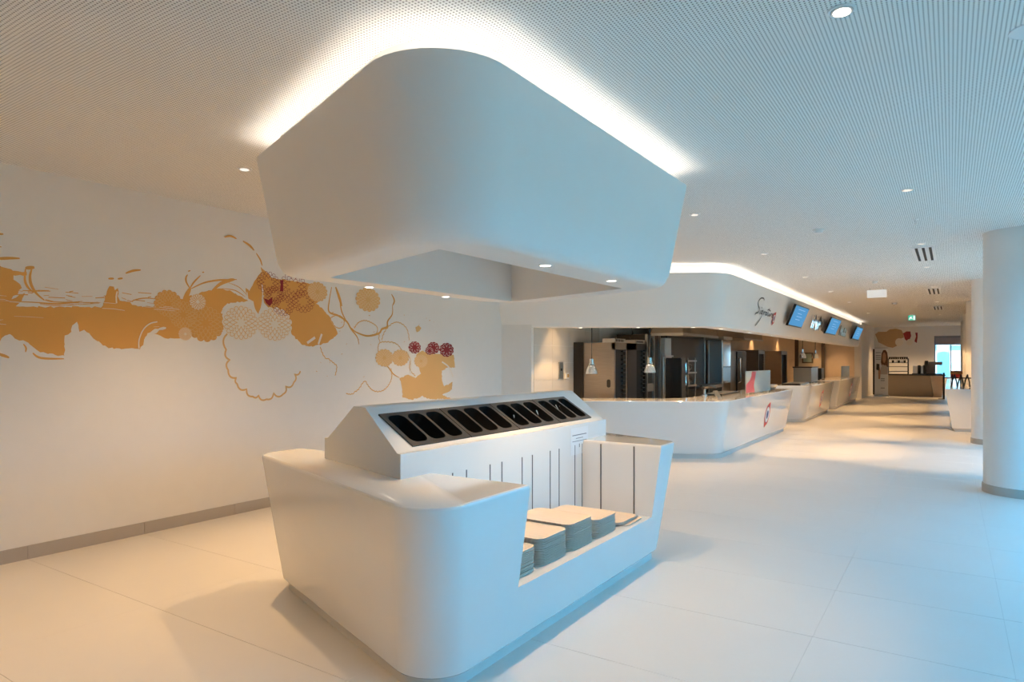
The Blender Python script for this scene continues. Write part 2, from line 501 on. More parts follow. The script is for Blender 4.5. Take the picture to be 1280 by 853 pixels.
m.f += [(3, k0, k0 + 1, 4), (4, k0 + 1, k0 + 2, n + 4), (n + 4, k0 + 2, k0 + 3, n + 3), (n + 3, k0 + 3, k0, 3)]
cab = mesh_obj('cabinet', m, mat('white_lacquer', (0.80, 0.79, 0.77), 0.35, noise=0.012), parent=isl); fixnormals(cab)
SLOT = mat('slot_shadow_gap', (0.10, 0.10, 0.11), 0.6, noise=0.1)
for y in (3.104, 3.24, 3.489, 3.624, 3.871, 4.006, 4.257, 4.391, 4.643, 4.765):
    mesh_obj('slot', MB().box(XF, XF + 0.0025, y - 0.004, y + 0.004, ZL + 0.002, 0.888), SLOT, parent=isl)
for x in (-2.31, -2.03):
    mesh_obj('slot', MB().box(x - 0.005, x + 0.005, RF - 0.0025, RF, ZL + 0.002, 0.895), SLOT, parent=isl)
for x in (-2.31, -2.03):
    mesh_obj('slot', MB().box(x - 0.005, x + 0.005, RN, RN + 0.0025, ZL + 0.002, 0.895), SLOT, parent=isl)

# cutlery inserts lying on the cabinet's slope
def rr2(s0, s1, y0, y1, r, n=5):
    return round_poly([(s0, y0), (s1, y0), (s1, y1), (s0, y1)], [r] * 4, n)
pans = [2.815, 3.365, 3.93, 4.515, 5.05]
plabels = ['black three-well cutlery insert nearest the viewer on the island slope, empty', 'black cutlery insert second from the near end of the slope',
           'black cutlery insert third from the near end with a spoon handle showing', 'black cutlery insert at the far end of the slope, beside the paper notice']
for k in range(4):
    ya, yb = pans[k] + 0.004, pans[k + 1] - 0.004
    t = thing('cutlery_insert', plabels[k], 'cutlery tray', slope_pt(0.19, (ya + yb) / 2, 0.0), 'black cutlery inserts on the island slope')
    m = MB()
    wy = (yb - ya - 0.03 * 2 - 0.022 * 2) / 3
    wells = [(ya + 0.03 + q * (wy + 0.022), ya + 0.03 + q * (wy + 0.022) + wy) for q in range(3)]
    # rim built as strips round each well
    fr = MB()
    ys = [ya] + [(wells[q][1] + wells[q + 1][0]) / 2 for q in range(2)] + [yb]
    for q in range(3):
        inner = rr2(S0 + 0.028, S1 - 0.028, wells[q][0], wells[q][1], 0.045)
        cs, cy = (S0 + S1) / 2, (wells[q][0] + wells[q][1]) / 2
        outer = []
        for s, y in inner:       # project to the cell rectangle
            ds, dy = s - cs, y - cy
            f = min(((S1 - S0) / 2) / abs(ds) if abs(ds) > 1e-6 else 9e9, ((ys[q + 1] - cy) if dy > 0 else (cy - ys[q])) / abs(dy) if abs(dy) > 1e-6 else 9e9)
            outer.append((cs + ds * f, cy + dy * f))
        # snap four nearest points to the corners
        for cx_, cy_ in ((S0, ys[q]), (S1, ys[q]), (S1, ys[q + 1]), (S0, ys[q + 1])):
            i = min(range(len(outer)), key=lambda i: (outer[i][0] - cx_) ** 2 + (outer[i][1] - cy_) ** 2); outer[i] = (cx_, cy_)
        fr.rings([[slope_pt(s, y, 0.001) for s, y in outer], [slope_pt(s, y, 0.010) for s, y in outer], [slope_pt(s, y, 0.010) for s, y in inner], [slope_pt(s, y, 0.006) for s, y in inner]], False, False)
    f_ = mesh_obj('rim', fr, FRAMEBLACK, parent=t, smooth=35); fixnormals(f_)
    for q in range(3):
        inner = rr2(S0 + 0.028, S1 - 0.028, wells[q][0], wells[q][1], 0.045)
        low = rr2(S0 + 0.038, S1 - 0.038, wells[q][0] + 0.008, wells[q][1] - 0.008, 0.04)
        wl = MB(); wl.rings([[slope_pt(s, y, 0.0085) for s, y in inner], [slope_pt(s, y, -0.09) for s, y in low]], False, True)
        o = mesh_obj('well', wl, WELLBLACK, parent=t, smooth=35); fixnormals(o)
# loose cutlery in the wells
def spoon(y, s0, s1, label):
    o3 = slope_pt((s0 + s1) / 2, y, -0.02)
    t = thing('spoon', label, 'spoon', o3)
    HH = lambda s: -0.06 + 0.055 * (s - s0) / (s1 - s0)
    m = MB(); n = 8; L = []
    for k in range(n + 1):
        s = s0 + (s1 - s0) * k / n; w_ = 0.004 + 0.003 * (k / n)
        L.append([slope_pt(s, y - w_, HH(s)), slope_pt(s, y + w_, HH(s)), slope_pt(s, y + w_, HH(s) + 0.003), slope_pt(s, y - w_, HH(s) + 0.003)])
    m.rings(L); fixnormals(mesh_obj('handle', m, CHROME, parent=t))
    m = MB(); L = []
    for k in range(7):
        a = k / 6; s = s0 - 0.06 * a; w_ = 0.004 + 0.016 * math.sin(math.pi * min(1, a * 0.92 + 0.02))
        L.append([slope_pt(s, y - w_, -0.058 - 0.02 * a), slope_pt(s, y, -0.062 - 0.02 * a), slope_pt(s, y + w_, -0.058 - 0.02 * a), slope_pt(s, y, -0.060 - 0.02 * a)])
    m.rings(L); fixnormals(mesh_obj('bowl', m, CHROME, parent=t, smooth=50))
spoon(4.08, 0.13, 0.20, 'short spoon lying at the foot of a black well, third insert')
spoon(4.43, 0.13, 0.22, 'steel spoon in the last well of the third cutlery insert')
spoon(4.79, 0.14, 0.26, 'long steel spoon in the middle well of the far cutlery insert')
spoon(4.83, 0.15, 0.24, 'steel spoon lying beside the long one in the far insert')

# paper notice on the cabinet front
t = thing('paper_notice', 'white paper notice with printed lines stuck on the cabinet front', 'notice', (XF, 4.72, 0.92))
mesh_obj('sheet', MB().box(XF + 0.0005, XF + 0.002, 4.572, 4.868, 0.812, 1.022), PAPER, parent=t)
for (ya, yb, za, zb) in ((4.60, 4.84, 0.962, 0.968), (4.66, 4.78, 0.937, 0.941), (4.60, 4.84, 0.915, 0.919), (4.712, 4.722, 0.865, 0.893), (4.825, 4.84, 0.862, 0.870)):
    mesh_obj('print_line', MB().box(XF + 0.002, XF + 0.0026, ya, yb, za, zb), INK, parent=t)

# serving trays, every one an object
TH = 0.0094
def tray_mesh():
    m = MB(); P = [(-0.215, -0.165), (0.215, -0.165), (0.215, 0.165), (-0.215, 0.165)]; r = [0.055] * 4
    m.rings([ring(P, r, 0.016, 0.0, 6), ring(P, r, 0.0, 0.0045, 6), ring(P, r, 0.0, TH - 0.001, 6), ring(P, r, 0.005, TH - 0.001, 6), ring(P, r, 0.012, 0.0055, 6)])
    return m
def tray(x, y, z, label, group, rz=0.0):
    global tray_proto
    if tray_proto is None:
        t = mesh_obj('serving_tray', tray_mesh(), WOOD, smooth=35); t.data.materials.append(TRAYEDGE)
        n = len(t.data.polygons)
        for p in t.data.polygons:
            if abs(p.normal.z) < 0.5: p.material_index = 1
        tray_proto = t
    else:
        t = tray_proto.copy(); col.objects.link(t)
    t.location = (x, y, z); t.rotation_euler = (0, 0, rz); tag(t, label, 'tray', group)
tray_proto = None
random.seed(3)
stacks = [(3.062, 15, 'pale wood serving tray in the stack half hidden by the near rounded end', 'trays in the half hidden stack'),
          (3.430, 17, 'pale wood serving tray in the second stack from the near end', 'trays in the second stack'),
          (3.785, 18, 'pale wood serving tray in the middle stack, the tallest on the ledge', 'trays in the middle stack'),
          (4.152, 13, 'pale wood serving tray in the fourth stack, lower than the middle one', 'trays in the fourth stack'),
          (4.530, 3, 'pale wood serving tray in the low pile at the far end of the ledge', 'trays in the low far pile')]
for y, nn, lab, grp in stacks:
    for k in range(nn):
        last = nn < 6
        tray(-2.170 + random.uniform(-0.003, 0.003) + (0.03 * (k == 0) if last else 0), y + random.uniform(-0.003, 0.003) + (0.02 * (k == 0) if last else 0), ZL + 0.001 + k * TH, ('topmost ' + lab) if k == nn - 1 else lab, grp,
             random.uniform(-0.01, 0.01) + (0.05 * (k == 0) if last else 0))

# ------------------------------------------------------------------ wall mural on the left wall
MURAL = json.loads('''{"fills":[["brush_band",[[2.016,2.265],[2.037,2.268],[2.08,2.276],[2.09,2.269],[2.123,2.262],[2.154,2.257],[2.165,2.247],[2.201,2.247],[2.225,2.243],[2.257,2.247],[2.257,2.221],[2.233,2.214],[2.213,2.22],[2.182,2.21],[2.169,2.211],[2.169,2.179],[2.195,2.162],[2.214,2.145],[2.224,2.119],[2.203,2.098],[2.2,2.075],[2.189,2.063],[2.166,2.052],[2.156,2.026],[2.184,2.04],[2.208,2.065],[2.228,2.071],[2.246,2.084],[2.236,2.055],[2.229,2.04],[2.221,2.013],[2.205,1.998],[2.184,1.974],[2.208,1.973],[2.234,1.976],[2.253,1.974],[2.281,1.977],[2.303,1.981],[2.332,1.975],[2.337,1.986],[2.366,1.98],[2.386,1.976],[2.422,1.991],[2.445,1.977],[2.457,1.985],[2.485,1.992],[2.509,1.992],[2.527,1.989],[2.542,1.994],[2.576,1.992],[2.583,2.006],[2.618,2.005],[2.636,1.998],[2.669,2.0],[2.673,1.999],[2.709,2.004],[2.729,1.997],[2.751,2.012],[2.774,2.008],[2.802,2.004],[2.819,2.025],[2.819,2.039],[2.832,2.073],[2.833,2.102],[2.844,2.119],[2.849,2.146],[2.854,2.162],[2.87,2.194],[2.906,2.192],[2.914,2.163],[2.939,2.183],[2.945,2.157],[2.946,2.142],[2.939,2.11],[2.956,2.075],[2.996,2.07],[3.039,2.07],[3.061,2.045],[3.091,2.045],[3.11,2.035],[3.139,2.04],[3.148,2.032],[3.188,2.045],[3.2,2.044],[3.229,2.041],[3.244,2.041],[3.267,2.063],[3.28,2.088],[3.315,2.093],[3.338,2.113],[3.347,2.117],[3.372,2.112],[3.407,2.115],[3.419,2.124],[3.458,2.121],[3.471,2.119],[3.497,2.134],[3.522,2.131],[3.551,2.144],[3.561,2.158],[3.585,2.167],[3.6,2.174],[3.623,2.174],[3.642,2.188],[3.677,2.194],[3.696,2.206],[3.715,2.217],[3.735,2.218],[3.765,2.227],[3.787,2.238],[3.822,2.239],[3.838,2.258],[3.871,2.261],[3.894,2.266],[3.916,2.266],[3.935,2.265],[3.97,2.254],[3.99,2.253],[4.014,2.258],[4.032,2.249],[4.065,2.229],[4.076,2.231],[4.101,2.213],[4.122,2.211],[4.152,2.203],[4.162,2.193],[4.186,2.179],[4.207,2.178],[4.223,2.164],[4.208,2.165],[4.173,2.15],[4.146,2.154],[4.126,2.143],[4.094,2.15],[4.083,2.138],[4.048,2.134],[4.021,2.133],[4.008,2.121],[3.985,2.124],[3.98,2.117],[3.953,2.093],[3.934,2.071],[3.935,2.052],[3.941,2.027],[3.928,1.997],[3.938,1.977],[3.931,1.956],[3.936,1.938],[3.931,1.9],[3.936,1.894],[3.932,1.853],[3.934,1.837],[3.901,1.827],[3.885,1.822],[3.863,1.821],[3.837,1.816],[3.809,1.811],[3.804,1.823],[3.762,1.809],[3.744,1.807],[3.719,1.813],[3.696,1.805],[3.659,1.81],[3.646,1.811],[3.628,1.797],[3.6,1.8],[3.576,1.791],[3.554,1.794],[3.543,1.78],[3.511,1.774],[3.49,1.76],[3.461,1.759],[3.437,1.758],[3.405,1.761],[3.384,1.754],[3.353,1.758],[3.326,1.772],[3.314,1.779],[3.286,1.79],[3.253,1.798],[3.275,1.801],[3.302,1.831],[3.329,1.833],[3.364,1.846],[3.364,1.861],[3.338,1.863],[3.304,1.852],[3.291,1.843],[3.262,1.843],[3.243,1.829],[3.218,1.808],[3.194,1.799],[3.187,1.776],[3.178,1.77],[3.163,1.739],[3.162,1.725],[3.156,1.692],[3.134,1.675],[3.128,1.655],[3.113,1.658],[3.087,1.658],[3.061,1.663],[3.029,1.66],[3.002,1.658],[2.969,1.652],[2.954,1.659],[2.928,1.66],[2.903,1.654],[2.896,1.666],[2.863,1.659],[2.834,1.682],[2.818,1.681],[2.802,1.7],[2.782,1.719],[2.775,1.716],[2.742,1.739],[2.729,1.755],[2.709,1.783],[2.69,1.791],[2.67,1.81],[2.634,1.792],[2.628,1.82],[2.626,1.848],[2.615,1.875],[2.6,1.86],[2.58,1.843],[2.571,1.81],[2.573,1.79],[2.55,1.767],[2.524,1.758],[2.522,1.733],[2.521,1.708],[2.524,1.683],[2.52,1.674],[2.527,1.639],[2.518,1.603],[2.523,1.593],[2.512,1.597],[2.474,1.591],[2.457,1.598],[2.437,1.61],[2.414,1.611],[2.405,1.606],[2.372,1.621],[2.349,1.619],[2.317,1.645],[2.31,1.652],[2.275,1.683],[2.268,1.693],[2.234,1.712],[2.207,1.709],[2.178,1.724],[2.16,1.747],[2.145,1.758],[2.112,1.744],[2.093,1.726],[2.08,1.696],[2.05,1.702],[2.016,1.694],[2.019,1.731],[2.022,1.737],[2.021,1.758],[2.01,1.781],[2.017,1.807],[2.021,1.839],[2.01,1.843],[2.017,1.868],[2.014,1.899],[2.023,1.92],[2.024,1.939],[2.011,1.967],[2.023,1.994],[2.013,2.011],[2.01,2.033],[2.014,2.058],[2.008,2.082],[2.015,2.102],[2.017,2.131],[2.024,2.151],[2.018,2.171],[2.02,2.19],[2.021,2.213],[2.011,2.232]]],["brush_leaf",[[4.237,2.27],[4.246,2.29],[4.256,2.307],[4.274,2.333],[4.279,2.346],[4.292,2.372],[4.304,2.388],[4.316,2.401],[4.338,2.435],[4.347,2.443],[4.363,2.463],[4.379,2.485],[4.383,2.47],[4.381,2.435],[4.38,2.425],[4.381,2.395],[4.386,2.37],[4.382,2.345],[4.386,2.325],[4.383,2.302],[4.388,2.276],[4.389,2.251],[4.389,2.238],[4.383,2.196],[4.387,2.184],[4.382,2.161],[4.379,2.141],[4.371,2.108],[4.361,2.083],[4.348,2.057],[4.344,2.036],[4.326,2.057],[4.306,2.085],[4.298,2.107],[4.289,2.141],[4.285,2.165],[4.274,2.169],[4.241,2.183],[4.224,2.191],[4.219,2.215],[4.216,2.238],[4.211,2.264],[4.201,2.241],[4.198,2.221],[4.197,2.249],[4.192,2.276],[4.193,2.297],[4.219,2.286]]],["brush_blob",[[4.371,2.536],[4.387,2.52],[4.404,2.509],[4.424,2.497],[4.448,2.483],[4.475,2.467],[4.484,2.45],[4.502,2.435],[4.523,2.434],[4.543,2.436],[4.565,2.428],[4.596,2.427],[4.617,2.428],[4.636,2.424],[4.646,2.438],[4.686,2.43],[4.71,2.425],[4.723,2.425],[4.756,2.426],[4.779,2.429],[4.789,2.423],[4.808,2.421],[4.837,2.428],[4.875,2.42],[4.897,2.42],[4.91,2.428],[4.947,2.426],[4.959,2.423],[4.986,2.421],[5.005,2.416],[5.025,2.42],[5.048,2.417],[5.071,2.41],[5.102,2.411],[5.119,2.418],[5.146,2.403],[5.177,2.408],[5.194,2.401],[5.213,2.409],[5.243,2.404],[5.234,2.388],[5.224,2.363],[5.211,2.328],[5.203,2.318],[5.189,2.289],[5.177,2.269],[5.162,2.249],[5.13,2.225],[5.117,2.209],[5.096,2.199],[5.116,2.196],[5.137,2.187],[5.154,2.163],[5.177,2.161],[5.189,2.154],[5.209,2.135],[5.226,2.116],[5.236,2.112],[5.253,2.09],[5.281,2.076],[5.307,2.054],[5.316,2.044],[5.322,2.018],[5.342,2.006],[5.358,1.98],[5.356,1.967],[5.366,1.951],[5.392,1.928],[5.403,1.905],[5.412,1.892],[5.419,1.864],[5.4,1.849],[5.39,1.839],[5.359,1.823],[5.352,1.81],[5.333,1.804],[5.304,1.79],[5.285,1.775],[5.276,1.76],[5.255,1.756],[5.233,1.752],[5.201,1.75],[5.177,1.736],[5.167,1.728],[5.135,1.733],[5.108,1.727],[5.089,1.724],[5.076,1.715],[5.048,1.707],[5.03,1.716],[5.009,1.709],[4.982,1.714],[4.953,1.716],[4.944,1.725],[4.908,1.725],[4.892,1.734],[4.875,1.753],[4.852,1.771],[4.838,1.787],[4.813,1.789],[4.801,1.819],[4.775,1.83],[4.761,1.842],[4.752,1.869],[4.758,1.89],[4.755,1.901],[4.747,1.929],[4.749,1.953],[4.751,1.976],[4.746,2.002],[4.725,2.01],[4.709,2.004],[4.666,2.025],[4.66,2.018],[4.631,2.024],[4.617,2.032],[4.584,2.038],[4.558,2.04],[4.538,2.051],[4.528,2.071],[4.506,2.084],[4.49,2.091],[4.457,2.119],[4.452,2.123],[4.433,2.14],[4.412,2.162],[4.406,2.19],[4.399,2.211],[4.412,2.235],[4.397,2.242],[4.404,2.277],[4.402,2.306],[4.391,2.322],[4.399,2.336],[4.388,2.35],[4.381,2.382],[4.382,2.397],[4.377,2.433],[4.387,2.439],[4.383,2.469],[4.382,2.486],[4.373,2.515]]],["brush_blob",[[6.47,1.314],[6.488,1.323],[6.518,1.331],[6.552,1.332],[6.573,1.351],[6.59,1.354],[6.609,1.358],[6.639,1.363],[6.668,1.352],[6.685,1.349],[6.726,1.333],[6.736,1.329],[6.757,1.326],[6.781,1.311],[6.815,1.33],[6.827,1.346],[6.837,1.344],[6.862,1.357],[6.894,1.369],[6.886,1.383],[6.867,1.418],[6.863,1.431],[6.859,1.455],[6.853,1.477],[6.845,1.493],[6.835,1.53],[6.832,1.534],[6.827,1.569],[6.821,1.581],[6.801,1.616],[6.797,1.629],[6.804,1.629],[6.836,1.654],[6.861,1.663],[6.895,1.674],[6.901,1.678],[6.927,1.685],[6.945,1.684],[6.967,1.665],[6.991,1.675],[7.0,1.655],[7.032,1.654],[7.054,1.65],[7.077,1.642],[7.1,1.641],[7.125,1.641],[7.152,1.65],[7.159,1.631],[7.198,1.646],[7.212,1.644],[7.225,1.641],[7.261,1.645],[7.269,1.64],[7.306,1.639],[7.322,1.642],[7.342,1.634],[7.367,1.642],[7.394,1.632],[7.406,1.645],[7.43,1.632],[7.456,1.631],[7.475,1.64],[7.494,1.636],[7.517,1.631],[7.54,1.629],[7.562,1.631],[7.586,1.631],[7.609,1.635],[7.616,1.613],[7.629,1.574],[7.622,1.561],[7.626,1.543],[7.63,1.524],[7.637,1.496],[7.638,1.465],[7.646,1.444],[7.626,1.449],[7.603,1.444],[7.568,1.453],[7.563,1.438],[7.535,1.449],[7.506,1.447],[7.48,1.451],[7.452,1.445],[7.425,1.441],[7.414,1.419],[7.379,1.415],[7.367,1.407],[7.337,1.407],[7.346,1.39],[7.335,1.363],[7.338,1.344],[7.35,1.326],[7.338,1.301],[7.347,1.271],[7.349,1.26],[7.365,1.226],[7.38,1.195],[7.397,1.179],[7.408,1.189],[7.444,1.201],[7.451,1.2],[7.491,1.2],[7.515,1.219],[7.53,1.219],[7.551,1.233],[7.576,1.238],[7.59,1.241],[7.578,1.221],[7.579,1.188],[7.573,1.168],[7.57,1.144],[7.572,1.127],[7.553,1.129],[7.527,1.109],[7.51,1.102],[7.471,1.094],[7.474,1.09],[7.432,1.086],[7.431,1.084],[7.396,1.079],[7.378,1.075],[7.354,1.067],[7.376,1.05],[7.408,1.051],[7.409,1.038],[7.441,1.036],[7.456,1.019],[7.483,1.016],[7.508,1.017],[7.522,1.011],[7.552,0.998],[7.572,0.988],[7.553,0.99],[7.525,0.993],[7.501,0.995],[7.484,0.99],[7.465,0.989],[7.44,1.002],[7.399,0.993],[7.4,0.998],[7.38,1.003],[7.348,1.009],[7.328,1.001],[7.308,1.011],[7.278,1.003],[7.256,1.013],[7.238,1.008],[7.216,1.003],[7.187,1.005],[7.175,1.009],[7.139,1.008],[7.112,1.014],[7.105,1.013],[7.077,1.013],[7.062,1.027],[7.025,1.022],[6.993,1.041],[6.991,1.044],[6.958,1.045],[6.929,1.068],[6.911,1.064],[6.885,1.054],[6.88,1.047],[6.853,1.045],[6.822,1.036],[6.803,1.034],[6.781,1.038],[6.758,1.038],[6.741,1.021],[6.717,1.02],[6.69,1.029],[6.664,1.031],[6.644,1.033],[6.637,1.039],[6.593,1.054],[6.568,1.057],[6.564,1.06],[6.531,1.061],[6.522,1.085],[6.532,1.106],[6.519,1.135],[6.523,1.167],[6.519,1.178],[6.514,1.204],[6.508,1.229],[6.5,1.251],[6.498,1.275],[6.476,1.3]]],["brush_mark",[[6.781,1.995],[6.797,2.005],[6.825,2.015],[6.845,2.03],[6.868,2.015],[6.878,2.01],[6.904,1.995],[6.876,1.964],[6.862,1.95],[6.831,1.938],[6.807,1.931],[6.801,1.952],[6.79,1.971]]]],"strokes":[[0.023,[[2.016,2.321],[2.08,2.33],[2.145,2.341],[2.21,2.348]]],[0.018,[[2.037,2.509],[2.102,2.52]]],[0.01,[[2.048,2.414],[2.091,2.42]]],[0.021,[[3.003,2.318],[3.068,2.348],[3.134,2.362]]],[0.018,[[2.86,2.256],[2.906,2.262]]],[0.017,[[2.937,2.262],[2.979,2.272]]],[0.018,[[2.248,2.272],[2.243,2.186],[2.263,2.129],[2.303,2.089]]],[0.021,[[2.291,2.281],[2.278,2.216],[2.286,2.151],[2.32,2.087],[2.375,2.036]]],[0.028,[[2.246,2.276],[2.308,2.289]]],[0.009,[[2.375,2.036],[2.445,2.027],[2.568,2.033],[2.657,2.048]]],[0.013,[[2.201,2.012],[2.303,2.012],[2.469,2.013],[2.593,2.031],[2.802,2.047]]],[0.008,[[2.349,2.002],[2.469,1.999],[2.644,2.022],[2.788,2.038]]],[0.018,[[2.297,1.614],[2.355,1.574],[2.518,1.568]]],[0.023,[[2.048,1.612],[2.102,1.593],[2.14,1.576]]],[0.013,[[2.234,1.683],[2.251,1.653],[2.248,1.62]]],[0.011,[[3.042,2.069],[3.099,2.097],[3.18,2.114],[3.28,2.115]]],[0.018,[[3.57,2.367],[3.554,2.338],[3.557,2.295],[3.593,2.238]]],[0.016,[[3.699,2.372],[3.633,2.302],[3.589,2.233]]],[0.012,[[3.574,2.398],[3.6,2.409]]],[0.012,[[3.717,2.404],[3.738,2.409]]],[0.044,[[3.597,2.242],[3.561,2.171],[3.528,2.107]]],[0.018,[[3.606,2.237],[3.733,2.304],[3.871,2.343],[3.999,2.361],[4.09,2.373]]],[0.036,[[3.822,2.237],[3.913,2.314],[4.014,2.358],[4.065,2.371]]],[0.01,[[3.927,2.268],[4.072,2.26],[4.185,2.205]]],[0.008,[[3.999,2.331],[4.117,2.296],[4.207,2.223]]],[0.021,[[3.952,2.78],[4.019,2.802],[4.087,2.785]]],[0.024,[[4.159,2.773],[4.237,2.739],[4.29,2.695]]],[0.018,[[4.317,2.67],[4.366,2.606],[4.387,2.548]]],[0.023,[[5.327,2.41],[5.291,2.249],[5.287,2.12],[5.424,2.081],[5.555,2.021],[5.631,1.929],[5.727,1.836],[5.756,1.749]]],[0.038,[[5.387,2.416],[5.441,2.298],[5.48,2.197]]],[0.019,[[5.448,2.28],[5.48,2.131],[5.56,2.012]]],[0.028,[[5.631,1.944],[5.714,1.894],[5.899,1.856],[6.092,1.894],[6.148,1.949],[6.24,1.983],[6.251,2.055],[6.336,2.152],[6.339,2.266]]],[0.023,[[6.321,2.408],[6.374,2.33],[6.339,2.261]]],[0.017,[[6.05,1.534],[6.234,1.483],[6.351,1.379],[6.47,1.324]]]],"thin":[[[5.315,2.047],[5.399,2.079],[5.498,2.057],[5.51,1.972],[5.436,1.937],[5.351,1.974],[5.315,2.028]],[[5.683,1.941],[5.753,2.012],[5.859,2.04],[5.981,2.012],[6.064,1.966],[6.05,1.895],[5.953,1.872]],[[6.148,1.807],[6.211,1.927],[6.351,2.029],[6.47,2.041],[6.608,1.967],[6.654,1.82]],[[6.086,1.665],[6.103,1.766],[6.234,1.783],[6.41,1.762],[6.506,1.69]],[[5.162,1.71],[5.221,1.601],[5.339,1.527],[5.399,1.489],[5.375,1.377]],[[5.548,1.161],[5.636,1.151],[5.753,1.195],[5.851,1.293],[5.932,1.224],[6.008,1.175],[6.148,1.17],[6.263,1.237],[6.321,1.338],[6.307,1.451]],[[6.092,1.876],[6.106,1.786]],[[6.592,1.67],[6.68,1.543],[6.67,1.437],[6.781,1.35]]],"scal":[[0.023,[[4.095,1.885],[4.012,1.836],[3.972,1.66],[4.012,1.559],[3.994,1.458],[4.087,1.377],[4.095,1.315],[4.203,1.259],[4.277,1.179],[4.344,1.19],[4.44,1.143],[4.529,1.206],[4.652,1.189],[4.682,1.273],[4.791,1.312],[4.8,1.403],[4.879,1.434]]]],"cuts":[[0.011,[[3.116,1.662],[3.117,1.738],[3.156,1.833],[3.215,1.887],[3.28,1.906]]],[0.012,[[2.925,2.05],[2.923,2.109],[2.932,2.153]]],[0.021,[[3.92,2.018],[3.942,2.065]]],[0.023,[[7.337,1.531],[7.498,1.45],[7.59,1.311]]],[0.025,[[6.623,1.671],[6.692,1.543],[6.68,1.373]]],[0.03,[[4.969,1.748],[5.08,1.814]]],[0.026,[[5.128,1.739],[5.177,1.856]]]],"maroon":[[[4.606,2.419],[4.652,2.423],[4.647,2.379],[4.65,2.301],[4.606,2.297],[4.615,2.371]],[[4.404,2.209],[4.459,2.194],[4.507,2.227],[4.509,2.165],[4.476,2.127],[4.431,2.159]]],"flowers":[[3.384,2.078,0.132,0.127,"orange"],[3.528,1.983,0.144,0.136,"orange"],[3.753,1.913,0.196,0.178,"orange"],[3.548,1.804,0.065,0.061,"pale"],[3.672,2.117,0.081,0.076,"pale"],[4.139,1.937,0.208,0.18,"pale"],[4.543,1.939,0.221,0.183,"pale"],[4.462,2.376,0.141,0.119,"red"],[4.785,2.372,0.178,0.143,"red"],[4.652,2.151,0.142,0.117,"red"],[4.916,2.211,0.157,0.125,"red"],[4.543,2.249,0.115,0.096,"red"],[5.116,2.336,0.144,0.112,"orange"],[5.907,2.305,0.207,0.148,"orange"],[6.191,1.585,0.16,0.112,"orange"],[6.485,1.586,0.16,0.109,"orange"],[6.894,1.543,0.139,0.091,"orange"],[6.765,1.726,0.123,0.082,"maroon"],[7.152,1.725,0.132,0.084,"maroon"],[7.444,1.702,0.161,0.1,"maroon"],[7.07,1.686,0.089,0.057,"maroon"]]}''')
def wallmesh(name, polys, material, parent, lift):
    m = MB()
    for i, p in enumerate(polys): m.add([(WL + lift + 0.00003 * (i % 7), y, z) for y, z in p], [tuple(range(len(p)))])
    o = mesh_obj(name, m, material, parent=parent)
    return o
def fill(name, poly, material, parent, lift):
    import bmesh
    bm = bmesh.new()
    vs_ = [bm.verts.new((WL + lift - ORIG[parent.name][0], y - ORIG[parent.name][1], z - ORIG[parent.name][2])) for y, z in poly]
    f = bm.faces.new(vs_); f.normal_update(); bmesh.ops.triangulate(bm, faces=[f], ngon_method='EAR_CLIP')
    bmesh.ops.recalc_face_normals(bm, faces=bm.faces)
    me = bpy.data.meshes.new(name); bm.to_mesh(me); bm.free(); me.materials.append(material)
    o = bpy.data.objects.new(name, me); col.objects.link(o); o.parent = parent; ORIG[o.name] = ORIG[parent.name]
    return o
def ribbon(pts, w, taper=False):
    out = []; n = len(pts)
    for i in range(n):
        a, b_ = pts[max(i - 1, 0)], pts[min(i + 1, n - 1)]
        dx, dy = b_[0] - a[0], b_[1] - a[1]; L = math.hypot(dx, dy) or 1
        ww = w * (0.35 + 0.65 * math.sin(math.pi * (i + 0.6) / (n + 0.2)) if taper else 1) / 2
        out.append(((pts[i][0] - dy / L * ww, pts[i][1] + dx / L * ww), (pts[i][0] + dy / L * ww, pts[i][1] - dx / L * ww)))
    return [[out[i][0], out[i][1], out[i + 1][1], out[i + 1][0]] for i in range(n - 1)]
def spline(pts, k=6):
    out = []; n = len(pts)
    for i in range(n - 1):
        p0, p1, p2, p3 = pts[max(i - 1, 0)], pts[i], pts[i + 1], pts[min(i + 2, n - 1)]
        for q in range(k):
            t = q / k
            out.append(tuple(0.5 * ((2 * p1[a]) + (-p0[a] + p2[a]) * t + (2 * p0[a] - 5 * p1[a] + 4 * p2[a] - p3[a]) * t * t + (-p0[a] + 3 * p1[a] - 3 * p2[a] + p3[a]) * t ** 3) for a in (0, 1)))
    out.append(tuple(pts[-1])); return out
def scallop(pts, bulge):
    out = []; cx = sum(p[0] for p in pts) / len(pts); cy = sum(p[1] for p in pts) / len(pts)
    for i in range(len(pts) - 1):
        a, b_ = pts[i], pts[i + 1]; mx, my = (a[0] + b_[0]) / 2, (a[1] + b_[1]) / 2
        dx, dy = b_[0] - a[0], b_[1] - a[1]; nx, ny = dy, -dx
        if nx * (mx - cx) + ny * (my - cy) < 0: nx, ny = -nx, -ny
        for q in range(7):
            t = q / 7; f = 4 * t * (1 - t) * bulge; out.append((a[0] + dx * t + nx * f, a[1] + dy * t + ny * f))
    out.append(tuple(pts[-1])); return out
mural = thing('wall_mural', 'ochre and maroon floral brush mural painted across the cream left wall', 'mural', (WL, 4.6, 1.0))
for k, (name, poly) in enumerate(MURAL['fills']): fill(name, poly, ORANGELIGHT if k >= 3 else ORANGE, mural, 0.0006 + 0.0002 * k)
random.seed(11)
streaks, flecks = [], []
